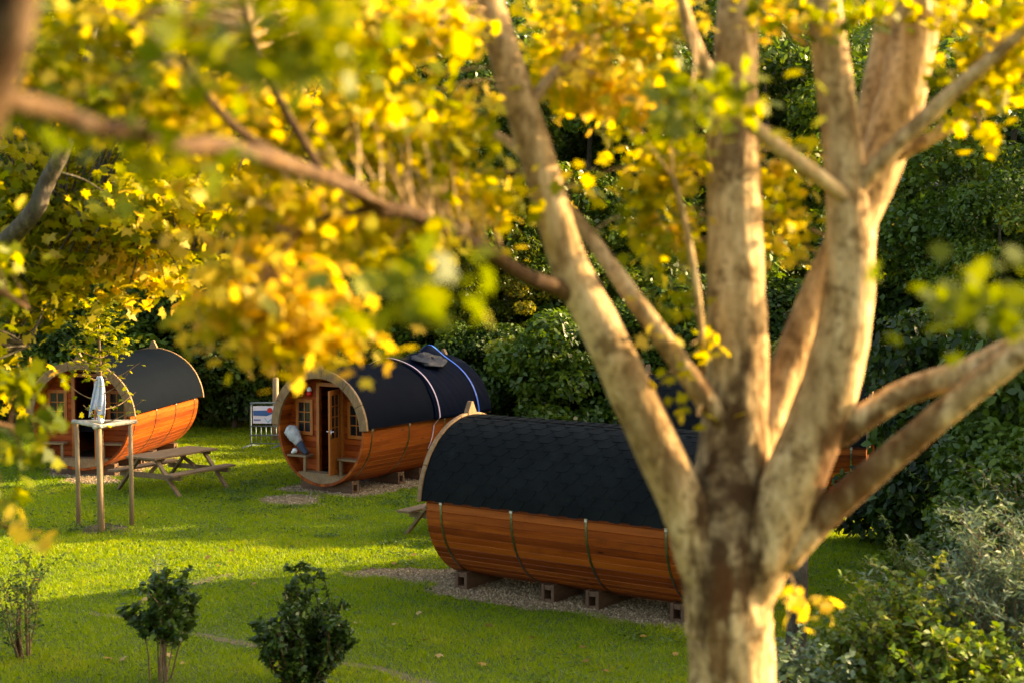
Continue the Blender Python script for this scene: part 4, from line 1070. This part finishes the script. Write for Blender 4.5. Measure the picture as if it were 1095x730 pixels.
M['f_bushdark'] = foliage('leaves_bush', [(0, (.014, .032, .005)), (.5, (.045, .085, .010)), (.85, (.09, .15, .02)), (1, (.22, .23, .03))], .3, (1.3, 1.3, .5), .4, .4)
p = on_ground(172, 728)
shoot_plant('shrub', 'bushy young shrub with bare lower stems, middle one of the three near lawn shrubs', 'shrub', p, 1.18, .48, 13, .10, OVAL, M['f_bushdark'], 3, 46, .011, .50, 8, 'young shrubs on the near lawn', .45, .42, subl=.26, dome=.35, var=(.6, 1.28))
p = on_ground(325, 738)
shoot_plant('shrub', 'dense clipped dark shrub on reddish stems, rightmost of the three near lawn shrubs', 'shrub', p, 1.26, .44, 48, .075, OVAL, M['f_bushdark'], 4, 60, .010, .06, 5, 'young shrubs on the near lawn', 1.0, .36, M['bark_red_shaded'], .17, .3, (.6, 1.12))
p = on_ground(26, 703)
s0 = shoot_plant('shrub', 'sparse spindly shrub with thin upright shoots, leftmost of the three near lawn shrubs', 'shrub', p, 1.35, .40, 10, .05, OVAL, M['f_bushdark'], 6, 34, .009, .25, 4, 'young shrubs on the near lawn', .6, .55)
p = on_ground(24, 702) + Vector((-.03, -.05, 0))
q = MB(); q.tube([(0, 0, -.1), (.0, 0, .3), (.02, 0, .60)], [.032, .030, .026], 9, True, .06); tag(link('wooden_stake', q.mesh('wooden_stake', True), M['bark_red_shaded'], loc=p), 'short dark stake beside the sparse spindly shrub', 'stake')
p = on_ground(168, 610)
shoot_plant('weed', 'tall thin weed on the lawn above the middle young shrub', 'plant', on_ground(168, 625), .62, .12, 3, .05, OVAL, M['f_pale'], 9, 12, .004, .3, 2)
# right foreground shrubs
shoot_plant('shrub', 'leafy yellow green shrub at bottom right beside the maple trunk', 'shrub', (3.75, 15.0, 0), 1.72, .72, 70, .085, OVAL, M['f_mid'], 21, 46, .010, .25, 5, 'shrubs at the bottom right', .7, .78)
shoot_plant('shrub', 'pale grey green narrow leaved shrub in the bottom right corner', 'shrub', (4.85, 15.3, 0), 2.25, 1.05, 85, .095, WILLOW, M['f_pale'], 22, 60, .010, .2, 6, 'shrubs at the bottom right', .7, .72)
shoot_plant('shrub', 'blue green low shrub touching the right side of the maple trunk', 'shrub', (2.55, 14.2, 0), 1.35, .55, 40, .08, OVAL, M['f_pale'], 23, 34, .008, .2, 4, 'shrubs at the bottom right', .7, .38)
shoot_plant('shrub', 'wispy light green shrub on the lawn edge below the hidden cabin', 'shrub', (4.75, 18.8, 0), 1.5, .55, 26, .07, WILLOW * 1.3, M['f_mid'], 24, 40, .007, .2, 4, 'shrubs at the bottom right', .6, .62)
shoot_plant('shrub', 'large leaved green shrub at the bottom edge in front of the pale shrub', 'shrub', (4.05, 14.0, 0), 1.5, .8, 55, .10, OVAL, M['f_mid'], 25, 36, .009, .2, 4, 'shrubs at the bottom right', .7, .66)
shoot_plant('shrub', 'tall shrub at the right edge behind the pale narrow leaved shrub', 'shrub', (6.0, 18.0, 0), 2.5, 1.0, 80, .10, OVAL, M['f_bushdark'], 26, 46, .011, .15, 5, 'shrubs at the bottom right', .7, .55)
shoot_plant('shrub', 'arching bush under the low maple limb with yellow tips', 'shrub', (7.0, 23.8, 0), 2.1, .9, 60, .10, WILLOW * 1.4, M['f_mid'], 27, 50, .010, .15, 5, 'plants of the right border', .6, .6)

# sapling with its stake frame
sp = thing('sapling_tree', 'young sapling with sparse yellow green leaves tied inside the stake frame', 'tree', SAP)
rr = random.Random(12); st = MB(); Pq = []
q, qr = spline([(0, 0, -.1), (.0, 0, 1.2), (.02, 0, 2.2), (.0, .02, 3.2), (-.02, 0, 4.15)], [.05, .042, .033, .02, .005], 8); st.tube(q, qr, 10, True, .05)
link('trunk', st.mesh('trunk', True), M['bark_twig'], sp)
for k in range(22):
    z = 1.85 + 2.1 * (k / 22); a = k * 2.4; l = (.95 - .28 * (z - 1.85)) * rr.uniform(.7, 1.1)
    i = min(range(len(q)), key=lambda j: abs(q[j].z - z)); p = q[i]
    e_ = p + Vector((math.cos(a) * l * .85, math.sin(a) * l * .85, l * rr.uniform(.25, .6)))
    qq, r_ = spline([p, (p + e_) / 2 + Vector((0, 0, -.08 * l)), e_], [.013, .009, .003], 5)
    bq = MB(); bq.tube(qq, r_, 6, False); link('branch', bq.mesh('branch', True), M['bark_twig'], sp)
    for j in range(44 if z > 2.7 else 5):
        f_ = rr.uniform(.35, 1); Pq.append(tuple(qq[int(f_ * (len(qq) - 1))] + Vector((rr.gauss(0, .13), rr.gauss(0, .13), rr.gauss(0, .06)))))
Pq = np.array(Pq); n = len(Pq); r2 = np.random.default_rng(4)
V = leaf_verts(Pq, np.array([0, 0, 1]) + r2.normal(0, .45, (n, 3)), .115 * r2.uniform(.6, 1.2, n), MAPLE, r2.normal(size=(n, 3)) + np.array([0, 0, -.6]))
link('foliage', np_mesh('foliage', V, len(MAPLE), np.clip(.30 + r2.normal(0, .16, n), 0, 1)), M['f_maple'], sp)
sf = thing('stake_frame', 'three round stakes with peeled rails around the sapling', 'tree support', SAP)
tops = []
for (x, y) in ((0.03, -.22), (-.52, .42), (.40, .46)):
    bq = MB(); bq.tube([(x, y, -.1), (x + .005, y, .9), (x, y, 1.80)], [.055 if y < 0 else .042, .05 if y < 0 else .040, .045 if y < 0 else .036], 12, True, .03); link('stake', bq.mesh('stake', True), M['stake'], sf); tops.append(Vector((x, y, 1.79)))
for i, j in ((1, 0), (0, 2), (1, 2)):
    d = (tops[j] - tops[i]).normalized() * .10; off = Vector((0, -.04 if 0 in (i, j) else .05, .045 if i == 1 and j == 0 else .03))
    bq = MB(); bq.tube([tops[i] - d + off, (tops[i] + tops[j]) / 2 + off, tops[j] + d + off], [.036, .039, .035], 12, True, .03); link('rail', bq.mesh('rail', True), M['rail'], sf)
mc = MB(); nn = 40; mc.poly([(SAP.x + (.62 + .1 * math.sin(k * 1.7)) * math.cos(k * 2 * math.pi / nn), SAP.y + .12 + (.60 + .1 * math.sin(k * 2.3)) * math.sin(k * 2 * math.pi / nn), .008) for k in range(nn)])
tag(link('mulch_bed', mc.mesh('mulch_bed'), M['mulch']), kind='structure')
# towel hanging in the sapling
tw = MB(); n1, n2 = 12, 14; vs_ = []
for i in range(n1 + 1):
    for j in range(n2 + 1):
        u_, v_ = i / n1, j / n2
        wdt = .035 + .15 * u_ ** .6
        vs_.append(SAP + Vector(((v_ - .5) * 2 * wdt * .8 + .015 - .05 * u_ * u_, -.07 - .04 * math.sin(v_ * 17 + u_ * 3) * (0.3 + u_), 2.66 - .60 * u_ - (.16 * v_ + .10 * math.cos(v_ * 9)) * u_ ** 2)))
tw.faces(vs_, [(i * (n2 + 1) + j, i * (n2 + 1) + j + 1, (i + 1) * (n2 + 1) + j + 1, (i + 1) * (n2 + 1) + j) for i in range(n1) for j in range(n2)])
o = link('towel', tw.mesh('towel', True), M['towel']); sm_ = o.modifiers.new('thick', 'SOLIDIFY'); sm_.thickness = .01
tag(o, 'pale blue towel hanging from the sapling above the stake frame', 'towel')

# fallen leaves on the lawn
M['f_fallen'] = foliage('fallen_leaf', [(0, (.20, .085, .02)), (.5, (.34, .19, .04)), (1, (.40, .28, .10))], .2, (1, 1, .6), .6, .2)
fl = []
for k in range(3):
    r2 = np.random.default_rng(60 + k); fl.append(np_mesh('fallen_leaf', leaf_verts(np.zeros((1, 3)), np.array([[.15 * k, .1, 1.]]), np.array([.13]), MAPLE), len(MAPLE), np.array([.15 + .35 * k])))
rr = random.Random(77)
for k in range(60):
    p = on_ground(rr.uniform(150, 740), 580 + 150 * rr.random() ** .7) if k < 40 else on_ground(rr.uniform(0, 300), rr.uniform(560, 730))
    if float(gravel_dist(np.array([p.x]), np.array([p.y]))[0]) < .1: continue
    o = link('fallen_leaf', fl[k % 3], M['f_fallen'], loc=(p.x, p.y, .055), rotz=rr.uniform(0, 6)); o.rotation_euler = (rr.uniform(-.4, .4), rr.uniform(-.4, .4), rr.uniform(0, 6))
    s = rr.uniform(.4, 1.0); o.scale = (s, s, s)
    tag(o, 'dry yellowish fallen leaf lying on the lawn', 'leaf', 'fallen leaves on the lawn')
